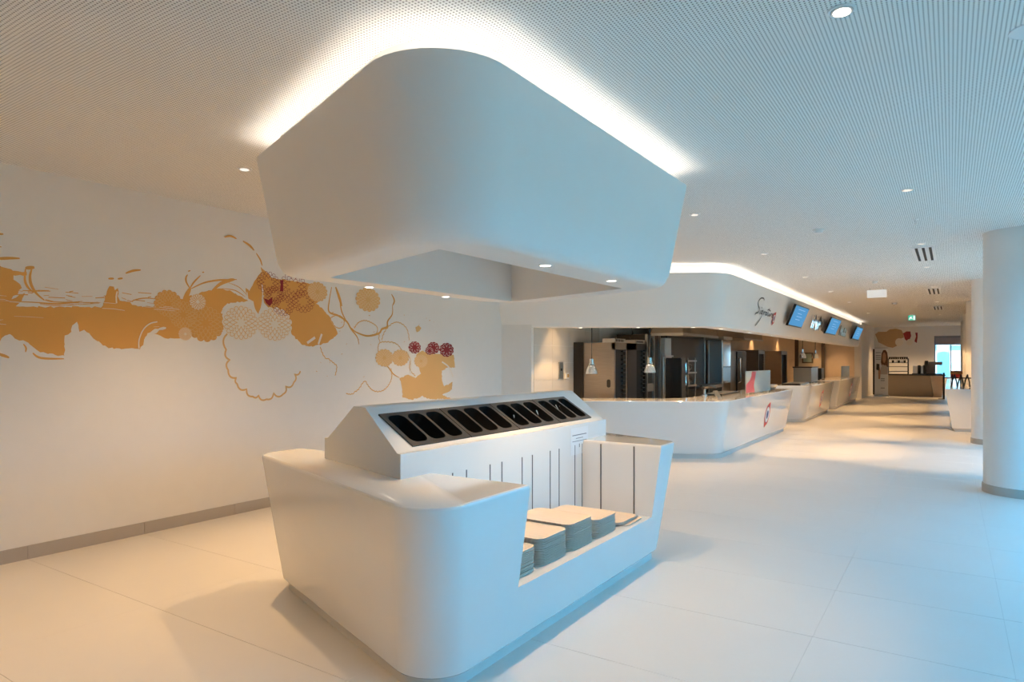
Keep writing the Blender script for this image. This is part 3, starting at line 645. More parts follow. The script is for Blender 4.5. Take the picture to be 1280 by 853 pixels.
for k in range(20):          # dry-brush gaps and splashes along the painted band
    y = random.uniform(1.95, 3.35); z = random.choice((random.uniform(2.00, 2.06), random.uniform(1.78, 1.99), random.uniform(1.99, 2.05)))
    L_ = random.uniform(0.04, 0.22); streaks += ribbon([(y, z), (y + L_ / 2, z + random.uniform(-0.004, 0.004)), (y + L_, z + random.uniform(-0.008, 0.008))], random.uniform(0.002, 0.005), True)
for k in range(70):
    y = random.choice((random.uniform(2.0, 3.2), random.uniform(5.0, 7.6))); z = 2.09 + random.gauss(0, 0.03) if y < 4 else random.uniform(1.3, 2.2)
    L_ = random.uniform(0.02, 0.12) if y < 4 else random.uniform(0.01, 0.03); flecks += ribbon([(y, z), (y + L_, z + random.uniform(-0.012, 0.012))], random.uniform(0.003, 0.008))
for o in (wallmesh('dry_streaks', streaks, PALEPAINT, mural, 0.0040), wallmesh('paint_flecks', flecks, ORANGE, mural, 0.0042)): o['kind'] = 'stuff'
for k, (w_, pts) in enumerate(MURAL['strokes']): wallmesh('brush_stroke', ribbon(spline(pts), w_, True), ORANGE, mural, 0.0012 + 0.0003 * (k % 9))
for k, pts in enumerate(MURAL['thin']): wallmesh('cloud_outline', ribbon(scallop(spline(pts, 3), 0.22), 0.012), ORANGELIGHT, mural, 0.0010 + 0.0003 * k)
for w_, pts in MURAL['scal']: wallmesh('cloud_outline', ribbon(scallop(pts, 0.28), w_ * 0.8), ORANGELIGHT, mural, 0.0014)
def petals(cx, cy, rx, ry, w_, rings_=4, hub=0.22):
    out = []
    for k in range(rings_):
        r0 = hub + (1 - hub) * k / rings_; r1 = hub + (1 - hub) * (k + 1) / rings_; n = 8 + 4 * k
        for i in range(n):
            a0 = 2 * math.pi * (i + 0.5 * (k % 2)) / n; a1 = a0 + 2 * math.pi / n
            pts = []
            for q in range(6):
                t = q / 5; a = a0 + (a1 - a0) * t; r = r0 + (r1 - r0) * (4 * t * (1 - t)) ** 0.5
                pts.append((cx + rx * r * math.cos(a), cy + ry * r * math.sin(a)))
            out += ribbon(pts, w_)
    return out
def rosette(cx, cy, rx, ry, n=15):
    out = []
    for i in range(n * 6):
        a = 2 * math.pi * i / (n * 6); r = 0.90 + 0.12 * abs(math.sin(a * n / 2)) ** 0.6
        out.append((cx + rx * r * math.cos(a), cy + ry * r * math.sin(a)))
    return out
LINEPAINT = mat('pale_line_paint', (0.78, 0.56, 0.32), 0.6, noise=0.03)
for k, (cy, cz, ry, rz, style) in enumerate(MURAL['flowers']):
    L = 0.0016 + 0.0002 * k
    if style == 'red':
        wallmesh('petal_lines', petals(cy, cz, ry, rz, 0.0042, 3, 0.36), MAROON, mural, L)
    elif style == 'maroon':
        fill('blossom', rosette(cy, cz, ry, rz, 11), MAROON, mural, L)
        wallmesh('petal_lines', petals(cy, cz, ry * 0.85, rz * 0.85, 0.004, 1, 0.5), PALEPAINT, mural, L + 0.0002)
    else:
        base = {'orange': ORANGELIGHT if cy > 5.0 else ORANGE, 'pale': PALEPAINT}[style]
        fill('blossom', rosette(cy, cz, ry, rz), base, mural, L)
        wallmesh('petal_lines', petals(cy, cz, ry * 0.94, rz * 0.94, 0.006, 4 if ry > 0.1 else 3), ORANGELIGHT if base != ORANGELIGHT else LINEPAINT, mural, L + 0.0002)
for w_, pts in MURAL['cuts']: wallmesh('bare_stroke', ribbon(spline(pts), w_), PALEPAINT, mural, 0.0066)
for p in MURAL['maroon']: fill('maroon_mark', p, MAROON, mural, 0.0068)

# ------------------------------------------------------------------ kitchen fascia with glowing top edge
fas = thing('kitchen_fascia', 'long white slanted fascia with a glowing top edge over the serving counters', 'fascia', (KX, 16.0, 2.06))
FE = 29.95
FP = [(WL + 0.002, end_y(WL)), (KX, KC), (KX, FE), (KX - 0.45, FE), (KX - 0.45, KC + 0.22), (WL + 0.002, end_y(WL) + 0.5)]
FRr = [0, 0.55, 0, 0, 0.3, 0]
def fring(d, z, di=0.0): return ring(FP, FRr, [d, d, 0, di, di, 0], z)
ZF = 2.08
TF = 0.19
m = MB()
m.rings([fring(TF + 0.05, ZF), fring(TF + 0.012, ZF + 0.012), fring(TF, ZF + 0.05), fring(0.004, HZ - 0.004), fring(0.010, HZ), fring(0.03, HZ), fring(0.03, HZ - 0.06)])
mesh_obj('panel', m, HOODPAINT, parent=fas, smooth=30)
m = MB(); m.rings([fring(0.13, HZ - 0.06), fring(0.13, CEIL)], False, False)
mesh_obj('riser', m, HOODPAINT, parent=fas, smooth=30)
def path_strip(d0, d1, z0, z1):
    a = ring(FP, FRr, [d0, d0, 0, 0, 0, 0], z0)[:15]; b_ = ring(FP, FRr, [d1, d1, 0, 0, 0, 0], z0)[:15]
    R_ = [[p, q, (q[0], q[1], z1), (p[0], p[1], z1)] for p, q in zip(a, b_)]
    return MB().rings(R_)
o = mesh_obj('light_strip', path_strip(0.065, 0.09, HZ - 0.055, HZ - 0.045), LED, parent=fas); fixnormals(o)
for y in (11.3, 13.2, 15.1, 17.0, 18.9, 20.8, 22.7, 24.6, 26.5, 28.4):
    recessed(fas, KX - 0.33, y, ZF, r=0.05, power=35, angle=110)
for x in (-5.0, -4.2, -3.45):
    recessed(fas, x, end_y(x) + 0.36, ZF, r=0.05, power=35, angle=110)
# face of the fascia as a function of position: x for a height
def fx(z): return KX - TF * (HZ - z) / (HZ - ZF) + 0.004

# script lettering and emblem
sg = thing('script_sign', 'handwritten black script sign with a red emblem on the fascia', 'sign', (KX, 13.5, 2.2))
def fas_ribbons(polys, lift=0.003):
    m = MB()
    for p in polys: m.add([(fx(z) + lift, y, z) for y, z in p], [tuple(range(len(p)))])
    return m
SY0, SW, SZ0, SH = 12.70, 1.62, 2.20, 0.52
def sp(pts): return spline([(SY0 + SW * x, SZ0 + SH * z) for x, z in pts], 6)
letters = {
 'letter_s': [(0.27, 0.93), (0.22, 0.99), (0.10, 0.97), (0.02, 0.84), (0.06, 0.70), (0.14, 0.60), (0.12, 0.48), (0.02, 0.42), (0.0, 0.36)],
 'letter_i': [(0.20, 0.56), (0.20, 0.46), (0.23, 0.44)],
 'letter_g': [(0.32, 0.56), (0.26, 0.54), (0.25, 0.47), (0.31, 0.46), (0.33, 0.56), (0.30, 0.30), (0.20, 0.10), (0.12, 0.0)],
 'letter_n': [(0.37, 0.55), (0.38, 0.44), (0.40, 0.52), (0.44, 0.54), (0.45, 0.44)],
 'letter_a': [(0.54, 0.53), (0.49, 0.54), (0.48, 0.46), (0.53, 0.45), (0.55, 0.53), (0.56, 0.44)],
 'letter_t': [(0.62, 0.72), (0.60, 0.46), (0.64, 0.44)],
 'letter_u': [(0.66, 0.53), (0.66, 0.45), (0.71, 0.45), (0.72, 0.53), (0.73, 0.44)],
 'letter_r': [(0.76, 0.44), (0.77, 0.53), (0.80, 0.54)],
 'letter_e': [(0.82, 0.48), (0.87, 0.50), (0.85, 0.54), (0.82, 0.48), (0.84, 0.42), (0.89, 0.44)]}
for k, v in letters.items():
    mesh_obj(k, fas_ribbons(ribbon(sp(v), 0.026)), BLACK, parent=sg)
mesh_obj('crossbar', fas_ribbons(ribbon(sp([(0.54, 0.63), (0.60, 0.66), (0.70, 0.62)]), 0.024)), BLACK, parent=sg)
mesh_obj('dot', fas_ribbons(ribbon(sp([(0.23, 0.68), (0.24, 0.64)]), 0.03)), BLACK, parent=sg)
def leafpts(cy, cz, r, n=36):      # round emblem with two pointed corners
    out = []
    for i in range(n):
        a = 2 * math.pi * i / n; c, s = math.cos(a), math.sin(a)
        k = 1.0 + 0.34 * max(0, math.cos(2 * (a - math.radians(62)))) ** 6
        out.append((cy + r * k * c, cz + r * k * s))
    return out
def circ(cy, cz, r, n=28): return [(cy + r * math.cos(2 * math.pi * i / n), cz + r * math.sin(2 * math.pi * i / n)) for i in range(n)]
def emblem_disc(pts, lift, face): return MB().add([(face(z) + lift, y, z) for y, z in pts], [tuple(range(len(pts)))])
ec = (SY0 + 1.56, SZ0 + 0.20)
mesh_obj('emblem', emblem_disc(leafpts(*ec, 0.115), 0.003, fx), RED, parent=sg)
mesh_obj('emblem_ring', emblem_disc(circ(*ec, 0.078), 0.004, fx), WHITE, parent=sg)
mesh_obj('emblem_core', emblem_disc(leafpts(*ec, 0.045), 0.005, fx), BLUE, parent=sg)

# tilted menu screens
def screen(y0, y1, label):
    t = thing('menu_screen', label, 'screen', (fx(2.45), (y0 + y1) / 2, 2.24), 'menu screens on the fascia')
    zb, zt = 2.31, 2.76
    xb, xt = fx(2.31) + 0.06, fx(2.76) + 0.14
    def slab(a0, a1, s0, s1, l0, l1):
        def P(y, s, l): return (xb + (xt - xb) * s + l * 0.95, y, zb + (zt - zb) * s - l * 0.25)
        return MB().rings([[P(a0, s0, l0), P(a1, s0, l0), P(a1, s0, l1), P(a0, s0, l1)], [P(a0, s1, l0), P(a1, s1, l0), P(a1, s1, l1), P(a0, s1, l1)]])
    fixnormals(mesh_obj('casing', slab(y0, y1, 0, 1, 0, 0.05), BLACK, parent=t))
    d_ = fixnormals(mesh_obj('display', slab(y0 + 0.035, y1 - 0.035, 0.05, 0.95, 0.05, 0.053), SCREENGLOW, parent=t))
    for s, a, b_ in ((0.80, 0.25, 0.75), (0.62, 0.3, 0.6), (0.48, 0.3, 0.7), (0.34, 0.3, 0.62)):
        fixnormals(mesh_obj('caption_line', slab(y0 + (y1 - y0) * a, y0 + (y1 - y0) * b_, s, s + 0.025, 0.053, 0.0545), SCREENTEXT, parent=d_))
    mesh_obj('bracket', MB().box(fx(2.5) - 0.01, xb + 0.05, (y0 + y1) / 2 - 0.06, (y0 + y1) / 2 + 0.06, 2.46, 2.54), BLACKMET, parent=t)
screen(15.2, 16.75, 'first blue menu screen beside the script sign, nearest of three')
screen(20.3, 22.2, 'middle blue menu screen between the two mirrored signs')
screen(26.3, 28.2, 'farthest blue menu screen at the end of the fascia')
def chrome_bars(y0, y1, z0, z1, bars, label, material):
    t = thing('mirror_sign', label, 'sign', (fx(z0), (y0 + y1) / 2, z0), 'mirrored signs on the fascia')
    for pts in bars:
        P = [(y0 + (y1 - y0) * a, z0 + (z1 - z0) * b_) for a, b_ in pts]; m = MB()
        for q in ribbon(P, 0.11):
            m.rings([[(fx(z) , y, z) for y, z in q], [(fx(z) + 0.035, y, z) for y, z in q]])
        fixnormals(mesh_obj('letter_stroke', m, material, parent=t))
chrome_bars(18.4, 19.9, 2.38, 2.70, [[(0.0, 0), (0.04, 1)], [(0.16, 0), (0.22, 1)], [(0.22, 1), (0.48, 0)], [(0.48, 0), (0.52, 1)], [(0.64, 0), (0.68, 1)], [(0.68, 1), (0.9, 0.6)], [(0.9, 0.6), (0.72, 0.5)], [(0.95, 0.0), (1.0, 0.9)]], 'mirrored metal letters between the first two screens', CHROME)
chrome_bars(23.6, 25.2, 2.36, 2.66, [[(0.05, 0), (0.08, 1)], [(0.08, 0.5), (0.35, 0.5)], [(0.35, 0), (0.37, 0.7)], [(0.55, 0), (0.57, 0.7)], [(0.57, 0.7), (0.8, 0.6)], [(0.9, 0), (0.95, 0.6)], [(0.2, 0.15), (0.9, 0.12)]], 'small grey metal sign between the last two screens', STEEL)

# ------------------------------------------------------------------ serving counters
CT = 0.915
def ctp(z, t=0.13): return t * (CT - z) / (CT - 0.07)
def counter(pts, radii, tapered, label, loc, group='serving counters under the fascia'):
    t = thing('service_counter', label, 'counter', loc, group)
    m = MB(); R_ = []
    for z, ex in ((0.07, 0.01), (0.085, 0), (CT - 0.02, 0), (CT - 0.006, 0.005), (CT, 0.014)):
        R_.append(ring(pts, radii, [(ctp(z) + ex) if k else 0 for k in tapered], z))
    m.rings(R_); mesh_obj('body', m, SURFACE, parent=t, smooth=30)
    m = MB(); m.rings([ring(pts, radii, [0.155 if k else 0 for k in tapered], 0.0), ring(pts, radii, [0.155 if k else 0 for k in tapered], 0.07)])
    mesh_obj('plinth', m, PLINTH, parent=t, smooth=30)
    return t
def cface(z): return KX - ctp(z)
def emblem(t, y, z=0.50, r=0.20):
    for nm, pts, l, mt in (('emblem', leafpts(y, z, r), 0.003, RED), ('emblem_ring', circ(y, z, r * 0.74), 0.004, WHITE), ('emblem_band', circ(y, z, r * 0.80), 0.0035, BLUE), ('emblem_core', circ(y, z, r * 0.40), 0.005, BLUE)):
        mesh_obj(nm, emblem_disc(pts, l, cface), mt, parent=t)
c1 = counter([(-5.60, end_y(-5.60)), (KX, KC), (KX, 15.75), (KX - 0.85, 15.45), (KX - 0.85, KC + 0.45), (-5.60, end_y(-5.60) + 0.85)], [0, 0.32, 0.08, 0, 0, 0], [1, 1, 1, 0, 0, 0],
             'long white serving counter with angled front nearest the island, round emblem on side', (-3.3, 12, 0))
emblem(c1, 13.45)
c2 = counter([(KX - 0.95, 17.35), (KX, 17.85), (KX, 21.9), (KX - 0.85, 21.6)], [0.05, 0.35, 0.08, 0.05], [1, 1, 1, 0], 'white serving counter with red emblem, middle one of three in the row', (-3.3, 19.8, 0))
emblem(c2, 19.9)
c3 = counter([(KX - 0.95, 22.55), (KX, 23.0), (KX, 28.9), (KX - 0.85, 28.6)], [0.05, 0.35, 0.08, 0.05], [1, 1, 1, 0], 'white serving counter farthest along the row, near the end pier', (-3.3, 26, 0))
emblem(c3, 26.3)

# ------------------------------------------------------------------ kitchen equipment
def rack_cabinet(ya, yb, x0, x1, zt, label, blank=0.0, side=BROWNSTEEL, vents=True):
    t = thing('rack_cabinet', label, 'cabinet', ((x0 + x1) / 2, (ya + yb) / 2, 0), 'tall rack cabinets along the kitchen wall')
    m = MB(); m.box(x0, x1 - 0.05, ya, yb, 0.1, zt).box(x1 - 0.05, x1, ya, ya + 0.05 + blank, 0.1, zt).box(x1 - 0.05, x1, yb - 0.05, yb, 0.1, zt).box(x1 - 0.05, x1, ya, yb, zt - 0.12, zt)
    mesh_obj('body', m, side, parent=t)
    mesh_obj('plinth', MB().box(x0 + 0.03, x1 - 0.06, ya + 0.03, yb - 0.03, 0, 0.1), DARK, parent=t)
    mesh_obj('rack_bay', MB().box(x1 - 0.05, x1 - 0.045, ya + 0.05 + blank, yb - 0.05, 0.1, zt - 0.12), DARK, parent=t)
    z = 0.95
    while z < zt - 0.16:
        mesh_obj('runner', MB().box(x1 - 0.045, x1 - 0.004, yb - 0.16, yb - 0.05, z, z + 0.018), FRAMEBLACK, parent=t); z += 0.075
    if vents:
        g = mesh_obj('vent_box', MB().box(x1 - 0.25, x1 - 0.01, ya + 0.05 + blank, yb - 0.05, zt, zt + 0.07), STEEL, parent=t)
        for q in range(5):
            y = ya + 0.09 + blank + q * (yb - ya - blank - 0.2) / 5
            mesh_obj('vent_slot', MB().box(x1 - 0.010, x1 - 0.006, y, y + 0.03, zt + 0.015, zt + 0.055), DARK, parent=g)
    return t
t = rack_cabinet(10.52, 11.06, -5.60, -4.83, 1.86, 'steel-sided rack cabinet nearest the tiled kitchen wall')
m = MB(); P = round_poly([(-4.97, 1.08), (-4.90, 1.08), (-4.90, 1.22), (-4.97, 1.22)], [0.03] * 4, 4)
mesh_obj('handle_slot', m.rings([[(x, 10.515, z) for x, z in P], [(x, 10.522, z) for x, z in P]]), DARK, parent=t)
mesh_obj('edge_post', MB().box(-5.605, -5.42, 10.49, 10.52, 0.1, 1.87), DARK, parent=t)
rack_cabinet(11.08, 11.96, -5.60, -4.83, 1.86, 'black-sided rack cabinet second in the kitchen row', 0.36, DARKSTEEL)
t = thing('holding_unit', 'tall steel holding unit with open shelves behind the heat lamp', 'cabinet', (-5.1, 12.4, 0))
mesh_obj('body', MB().box(-5.46, -4.88, 12.0, 12.75, 0.1, 2.05), DARKSTEEL, parent=t)
for y in (12.02, 12.38, 12.70): mesh_obj('frame_post', MB().box(-4.88, -4.84, y, y + 0.04, 0, 2.05), STEEL, parent=t)
mesh_obj('drawer', MB().box(-4.88, -4.85, 12.07, 12.37, 0.95, 1.10), STEEL, parent=t)
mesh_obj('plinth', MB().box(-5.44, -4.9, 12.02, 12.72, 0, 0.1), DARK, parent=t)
t = thing('display_cooler', 'steel cooler with a bright glass top box and reflecting door', 'cooler', (-5.0, 13.0, 0))
mesh_obj('body', MB().box(-5.46, -4.80, 12.78, 13.25, 0.0, 1.62), STEEL, parent=t)
mesh_obj('door', MB().box(-4.80, -4.78, 12.80, 13.23, 0.15, 1.60), CHROME, parent=t)
mesh_obj('shelf', MB().box(-5.3, -4.76, 12.78, 13.25, 1.62, 1.65), STEEL, parent=t)
mesh_obj('glass_box', MB().box(-5.2, -4.80, 12.85, 13.22, 1.65, 2.0), mat('milky_glass', (0.60, 0.62, 0.60), 0.2, noise=0.1), parent=t)
t = thing('refrigerator', 'wide dark steel refrigerator block filling the middle of the kitchen', 'refrigerator', (-5.1, 14.7, 0))
mesh_obj('body', MB().box(-5.46, -4.95, 13.4, 15.9, 0.1, 2.11), DARKSTEEL, parent=t)
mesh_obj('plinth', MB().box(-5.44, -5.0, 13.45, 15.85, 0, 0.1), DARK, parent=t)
mesh_obj('edge_trim', MB().box(-4.97, -4.93, 15.86, 15.93, 0.1, 2.11), STEEL, parent=t)
mesh_obj('worktop', MB().box(-4.95, -4.5, 14.3, 15.9, 0.92, 0.98), STEEL, parent=t)
t = thing('dark_cabinet', 'black upright cabinet panel standing beside the bottle shelf', 'cabinet', (-4.7, 13.5, 0))
mesh_obj('body', MB().box(-4.90, -4.62, 13.28, 13.55, 0, 1.60), BLACK, parent=t)
mesh_obj('door', MB().box(-4.62, -4.605, 13.29, 13.54, 0.1, 1.58), BLACK, parent=t)
t = thing('shelf_unit', 'small steel shelf unit holding two steel jugs behind the counter', 'shelf', (-4.65, 14.0, 0))
for x in (-4.86, -4.62):
    for y in (13.65, 14.15): mesh_obj('post', MB().box(x, x + 0.025, y, y + 0.025, 0, 1.6), STEEL, parent=t)
for z in (0.5, 1.0, 1.27, 1.52): mesh_obj('shelf_board', MB().box(-4.87, -4.58, 13.62, 14.2, z, z + 0.03), STEEL, parent=t)
for z, lab in ((1.03, 'steel jug on the middle board of the kitchen shelf unit'), (1.30, 'steel jug on the upper board of the kitchen shelf unit')):
    j = thing('steel_jug', lab, 'jug', (-4.74, 13.9, z))
    mesh_obj('body', MB().lathe(-4.74, 13.9, [(0.10, z), (0.105, z + 0.05), (0.075, z + 0.17), (0.08, z + 0.20)], 18), CHROME, parent=j, smooth=40)
    mesh_obj('handle', MB().tube([(-4.66, 13.9, z + 0.17), (-4.60, 13.9, z + 0.15), (-4.60, 13.9, z + 0.08), (-4.64, 13.9, z + 0.05)], 0.008), CHROME, parent=j, smooth=40)
t = thing('polished_column', 'polished steel column reflecting daylight at the end of the refrigerator', 'column', (-4.75, 16.4, 0))
mesh_obj('shaft', MB().box(-5.0, -4.55, 16.05, 16.75, 0, 2.05), CHROME, parent=t, bevel=0.02)
mesh_obj('cap', MB().box(-5.03, -4.52, 16.02, 16.78, 2.05, 2.12), STEEL, parent=t)
t = thing('extraction_hood', 'steel extraction hood hanging in front of the dark refrigerator block', 'hood', (-4.55, 13.3, 2.02))
mesh_obj('canopy', MB().rings([[(-4.82, 12.2, 2.05), (-4.20, 12.2, 2.05), (-4.20, 14.4, 2.05), (-4.82, 14.4, 2.05)], [(-4.80, 12.25, 2.60), (-4.25, 12.25, 2.60), (-4.25, 14.35, 2.60), (-4.80, 14.35, 2.60)]]), BROWNSTEEL, parent=t)
mesh_obj('rim', MB().box(-4.21, -4.18, 12.18, 14.42, 2.02, 2.07).box(-4.82, -4.18, 12.17, 12.20, 2.02, 2.07), STEEL, parent=t)
t = thing('extraction_hood', 'second steel extraction hood further back by the beige wall', 'hood', (-5.0, 19.2, 2.1))
mesh_obj('canopy', MB().rings([[(-5.46, 18.2, 2.13), (-4.6, 18.2, 2.13), (-4.6, 20.3, 2.13), (-5.46, 20.3, 2.13)], [(-5.46, 18.25, 2.60), (-4.65, 18.25, 2.60), (-4.65, 20.25, 2.60), (-5.46, 20.25, 2.60)]]), BROWNSTEEL, parent=t)
mesh_obj('rim', MB().box(-4.62, -4.58, 18.18, 20.32, 2.10, 2.14), STEEL, parent=t)
rack_cabinet(20.8, 21.6, -5.46, -4.83, 1.86, 'brown steel rack cabinet left of two by the beige wall', 0, BROWNSTEEL, False)
rack_cabinet(24.05, 25.0, -5.46, -4.83, 1.86, 'brown steel rack cabinet right of two by the beige wall', 0, BROWNSTEEL, False)
t = thing('steam_oven', 'tall steel oven with upright door handle behind the glass guard', 'oven', (-5.0, 18.6, 0))
mesh_obj('body', MB().box(-5.46, -4.83, 17.3, 19.3, 0, 1.80), BROWNSTEEL, parent=t)
mesh_obj('door', MB().box(-4.83, -4.80, 18.3, 19.25, 0.5, 1.78), DARKSTEEL, parent=t)
mesh_obj('handle', MB().tube([(-4.80, 18.4, 0.95), (-4.74, 18.4, 0.97), (-4.74, 18.4, 1.6), (-4.80, 18.4, 1.62)], 0.018), CHROME, parent=t, smooth=40)
# heat lamps
def heat_lamp(x, y, zb, label, top=2.08, r=0.095):
    t = thing('heat_lamp', label, 'lamp', (x, y, zb), 'pendant heat lamps')
    mesh_obj('cord', MB().tube([(x, y, zb + 0.24), (x, y, top)], 0.008), BLACKMET, parent=t)
    mesh_obj('socket', MB().lathe(x, y, [(0.012, zb + 0.25), (0.032, zb + 0.245), (0.034, zb + 0.17), (0.05, zb + 0.165), (0.05, zb + 0.15)], 18), CHROME, parent=t, smooth=40)
    mesh_obj('shade', MB().lathe(x, y, [(0.035, zb + 0.15), (0.06, zb + 0.13), (r * 0.85, zb + 0.085), (r, zb + 0.03), (r * 1.06, zb), (r * 1.0, zb), (r * 0.8, zb + 0.08), (0.03, zb + 0.14)], 24), CHROME, parent=t, smooth=40)
    mesh_obj('bulb', MB().lathe(x, y, [(0.005, zb + 0.02), (0.035, zb + 0.04), (0.03, zb + 0.10)], 14), WHITE, parent=t, smooth=60)
heat_lamp(-4.94, 9.88, 1.33, 'chrome heat lamp on black cord, left one over the near counter', 2.62)
heat_lamp(-4.10, 10.30, 1.35, 'chrome heat lamp on black cord, right one over the near counter', 2.62)
heat_lamp(-3.40, 19.65, 1.60, 'small chrome heat lamp left of the framed greenish picture', 2.62)
heat_lamp(-3.40, 21.70, 1.60, 'small chrome heat lamp right of the framed greenish picture', 2.62)
t = thing('ceiling_hook', 'dark looped chain hanging above the rack cabinets', 'chain', (-4.95, 11.5, 1.9))
mesh_obj('loop', MB().tube([(-4.95, 11.5, 2.6), (-4.95, 11.5, 2.2), (-4.93, 11.55, 2.05), (-4.96, 11.47, 1.98), (-4.95, 11.52, 1.93)], 0.012), BLACKMET, parent=t, smooth=40)
# switches on the tiled wall
t = thing('wall_switch_panel', 'grey switch panel with round black button on the tiled kitchen wall', 'switch', (KW, 10.0, 1.3))
mesh_obj('plate', MB().box(KW + 0.008, KW + 0.03, 9.95, 10.09, 1.24, 1.52), STEEL, parent=t)
mesh_obj('button', MB().box(KW + 0.03, KW + 0.038, 10.0, 10.04, 1.37, 1.41), BLACK, parent=t)
t = thing('wall_socket', 'small cream socket beside the grey switch panel', 'socket', (KW, 10.25, 1.24))
mesh_obj('plate', MB().box(KW + 0.008, KW + 0.025, 10.20, 10.30, 1.23, 1.33), WHITE, parent=t)
mesh_obj('insert', MB().box(KW + 0.025, KW + 0.03, 10.24, 10.29, 1.25, 1.31), mat('ochre_plastic', (0.5, 0.32, 0.1), 0.5, noise=0.05), parent=t)
# picture on end wall
t = thing('framed_picture', 'small dark-framed greenish picture on the far kitchen wall', 'picture', (-5.0, 29.96, 1.5))
mesh_obj('frame', MB().box(-5.20, -4.78, 29.93, 29.97, 1.42, 1.86), BROWN, parent=t)
mesh_obj('print', MB().box(-5.15, -4.83, 29.925, 29.93, 1.47, 1.81), mat('green_grey_print', (0.30, 0.38, 0.34), 0.4, noise=0.15), parent=t)
# things on the serving counters
def guard(pa, pb, z1, label, film=False):
    t = thing('glass_guard', label, 'glass guard', ((pa[0] + pb[0]) / 2, (pa[1] + pb[1]) / 2, CT))
    def slab(q0, q1, z0_, z1_, th):
        a = Vector(pa).lerp(Vector(pb), q0); b_ = Vector(pa).lerp(Vector(pb), q1); n_ = (b_ - a).normalized(); w_ = Vector((n_.y, -n_.x)) * th
        return MB().prism([(a.x, a.y), (b_.x, b_.y), (b_.x - w_.x, b_.y - w_.y), (a.x - w_.x, a.y - w_.y)], z0_, z1_)
    fixnormals(mesh_obj('pane', slab(0, 1, CT + 0.012, z1, 0.012), FROST, parent=t))
    for q in (0.1, 0.9): fixnormals(mesh_obj('foot', slab(q - 0.02, q + 0.02, CT, CT + 0.03, 0.05), STEEL, parent=t))
    if film:
        a = Vector(pa); b_ = Vector(pb); n_ = (b_ - a).normalized(); w_ = Vector((n_.y, -n_.x)); L = (b_ - a).length
        pts = [(0.0, 0.02), (0.34, 0.02), (0.30, 0.30), (0.34, 0.62), (0.40, 0.97), (0.22, 0.97), (0.20, 0.75), (0.12, 0.55), (0.0, 0.40)]
        P = [a + n_ * L * s + w_ * 0.002 for s, _ in pts]
        mesh_obj('red_film', MB().add([(p.x, p.y, CT + 0.012 + (z1 - CT - 0.012) * h_) for p, (_, h_) in zip(P, pts)], [tuple(range(len(P)))]), PINK, parent=t)
guard((-3.20, 12.80), (-3.12, 14.45), CT + 0.43, 'frosted glass guard with a red curved film on the near counter', True)
guard((-3.25, 26.2), (-3.15, 27.6), CT + 0.42, 'pale glass guard standing on the farthest serving counter')
t = thing('warming_cabinet', 'steel warming box standing on the middle serving counter', 'cabinet', (-3.45, 20.6, CT))
mesh_obj('body', MB().box(-3.72, -3.25, 20.1, 21.2, CT + 0.02, CT + 0.42), STEEL, parent=t)
mesh_obj('lid', MB().box(-3.74, -3.23, 20.08, 21.22, CT + 0.42, CT + 0.45), DARKSTEEL, parent=t)
for x in (-3.68, -3.29):
    for y in (20.15, 21.15): mesh_obj('foot', MB().box(x - 0.02, x + 0.02, y - 0.02, y + 0.02, CT, CT + 0.02), BLACK, parent=t)
t = thing('till_screen', 'dark boxy till behind the steel warming box', 'till', (-3.55, 22.95, CT))
mesh_obj('base', MB().box(-3.72, -3.45, 22.85, 23.3, CT, CT + 0.04), BLACK, parent=t)
mesh_obj('head', MB().box(-3.70, -3.40, 22.85, 23.35, CT + 0.04, CT + 0.38), BLACK, parent=t, bevel=0.01)
def griddle(x0, x1, y0, y1, label):
    t = thing('hot_plate', label, 'hot plate', ((x0 + x1) / 2, (y0 + y1) / 2, CT))
    mesh_obj('base', MB().box(x0, x1, y0, y1, CT, CT + 0.03), BLACK, parent=t)
    mesh_obj('plate', MB().box(x0 + 0.02, x1 - 0.02, y0 + 0.02, y1 - 0.02, CT + 0.03, CT + 0.04), STEEL, parent=t)
griddle(-3.74, -3.42, 12.0, 13.2, 'flat black hot plate behind the frosted guard')
griddle(-3.65, -3.20, 18.2, 19.5, 'black hot plate on the near end of the middle counter')
t = thing('beer_tap', 'black tap and handle standing at the corner of the near counter', 'tap', (-3.70, 11.9, CT))
mesh_obj('column', MB().lathe(-3.70, 11.9, [(0.05, CT), (0.05, CT + 0.02), (0.025, CT + 0.03), (0.025, CT + 0.12)], 14), STEEL, parent=t, smooth=40)
mesh_obj('spout', MB().tube([(-3.70, 11.9, CT + 0.12), (-3.62, 11.95, CT + 0.15), (-3.52, 12.0, CT + 0.14)], 0.022), BLACK, parent=t, smooth=40)
mesh_obj('handle', MB().tube([(-3.70, 11.9, CT + 0.12), (-3.74, 11.82, CT + 0.17)], 0.02), BLACK, parent=t, smooth=40)
for k, (x, y) in enumerate(((-3.45, 14.9), (-3.25, 15.2), (-3.55, 15.25))):
    o = thing('steel_bowl', ['shiny steel bowl left in the cluster at the end of the near counter', 'shiny steel bowl in front of the cluster at the counter end', 'shiny steel bowl at the back of the cluster at the counter end'][k], 'bowl', (x, y, CT), 'steel bowls on the near counter')
    mesh_obj('body', MB().lathe(x, y, [(0.05, CT), (0.09, CT + 0.04), (0.115, CT + 0.11), (0.11, CT + 0.11), (0.085, CT + 0.045), (0.04, CT + 0.012)], 18), CHROME, parent=o, smooth=50)
    mesh_obj('rolled_rim', MB().tube([(x + 0.114 * math.cos(a * math.pi / 9), y + 0.114 * math.sin(a * math.pi / 9), CT + 0.11) for a in range(19)], 0.005, 6), CHROME, parent=o, smooth=50)
t = thing('reflection_plate', 'small angled steel plate added as a bluish reflection on the near counter corner', 'display', (-3.25, 11.1, CT))  # steel plate added to stand for a bluish reflection on the corner
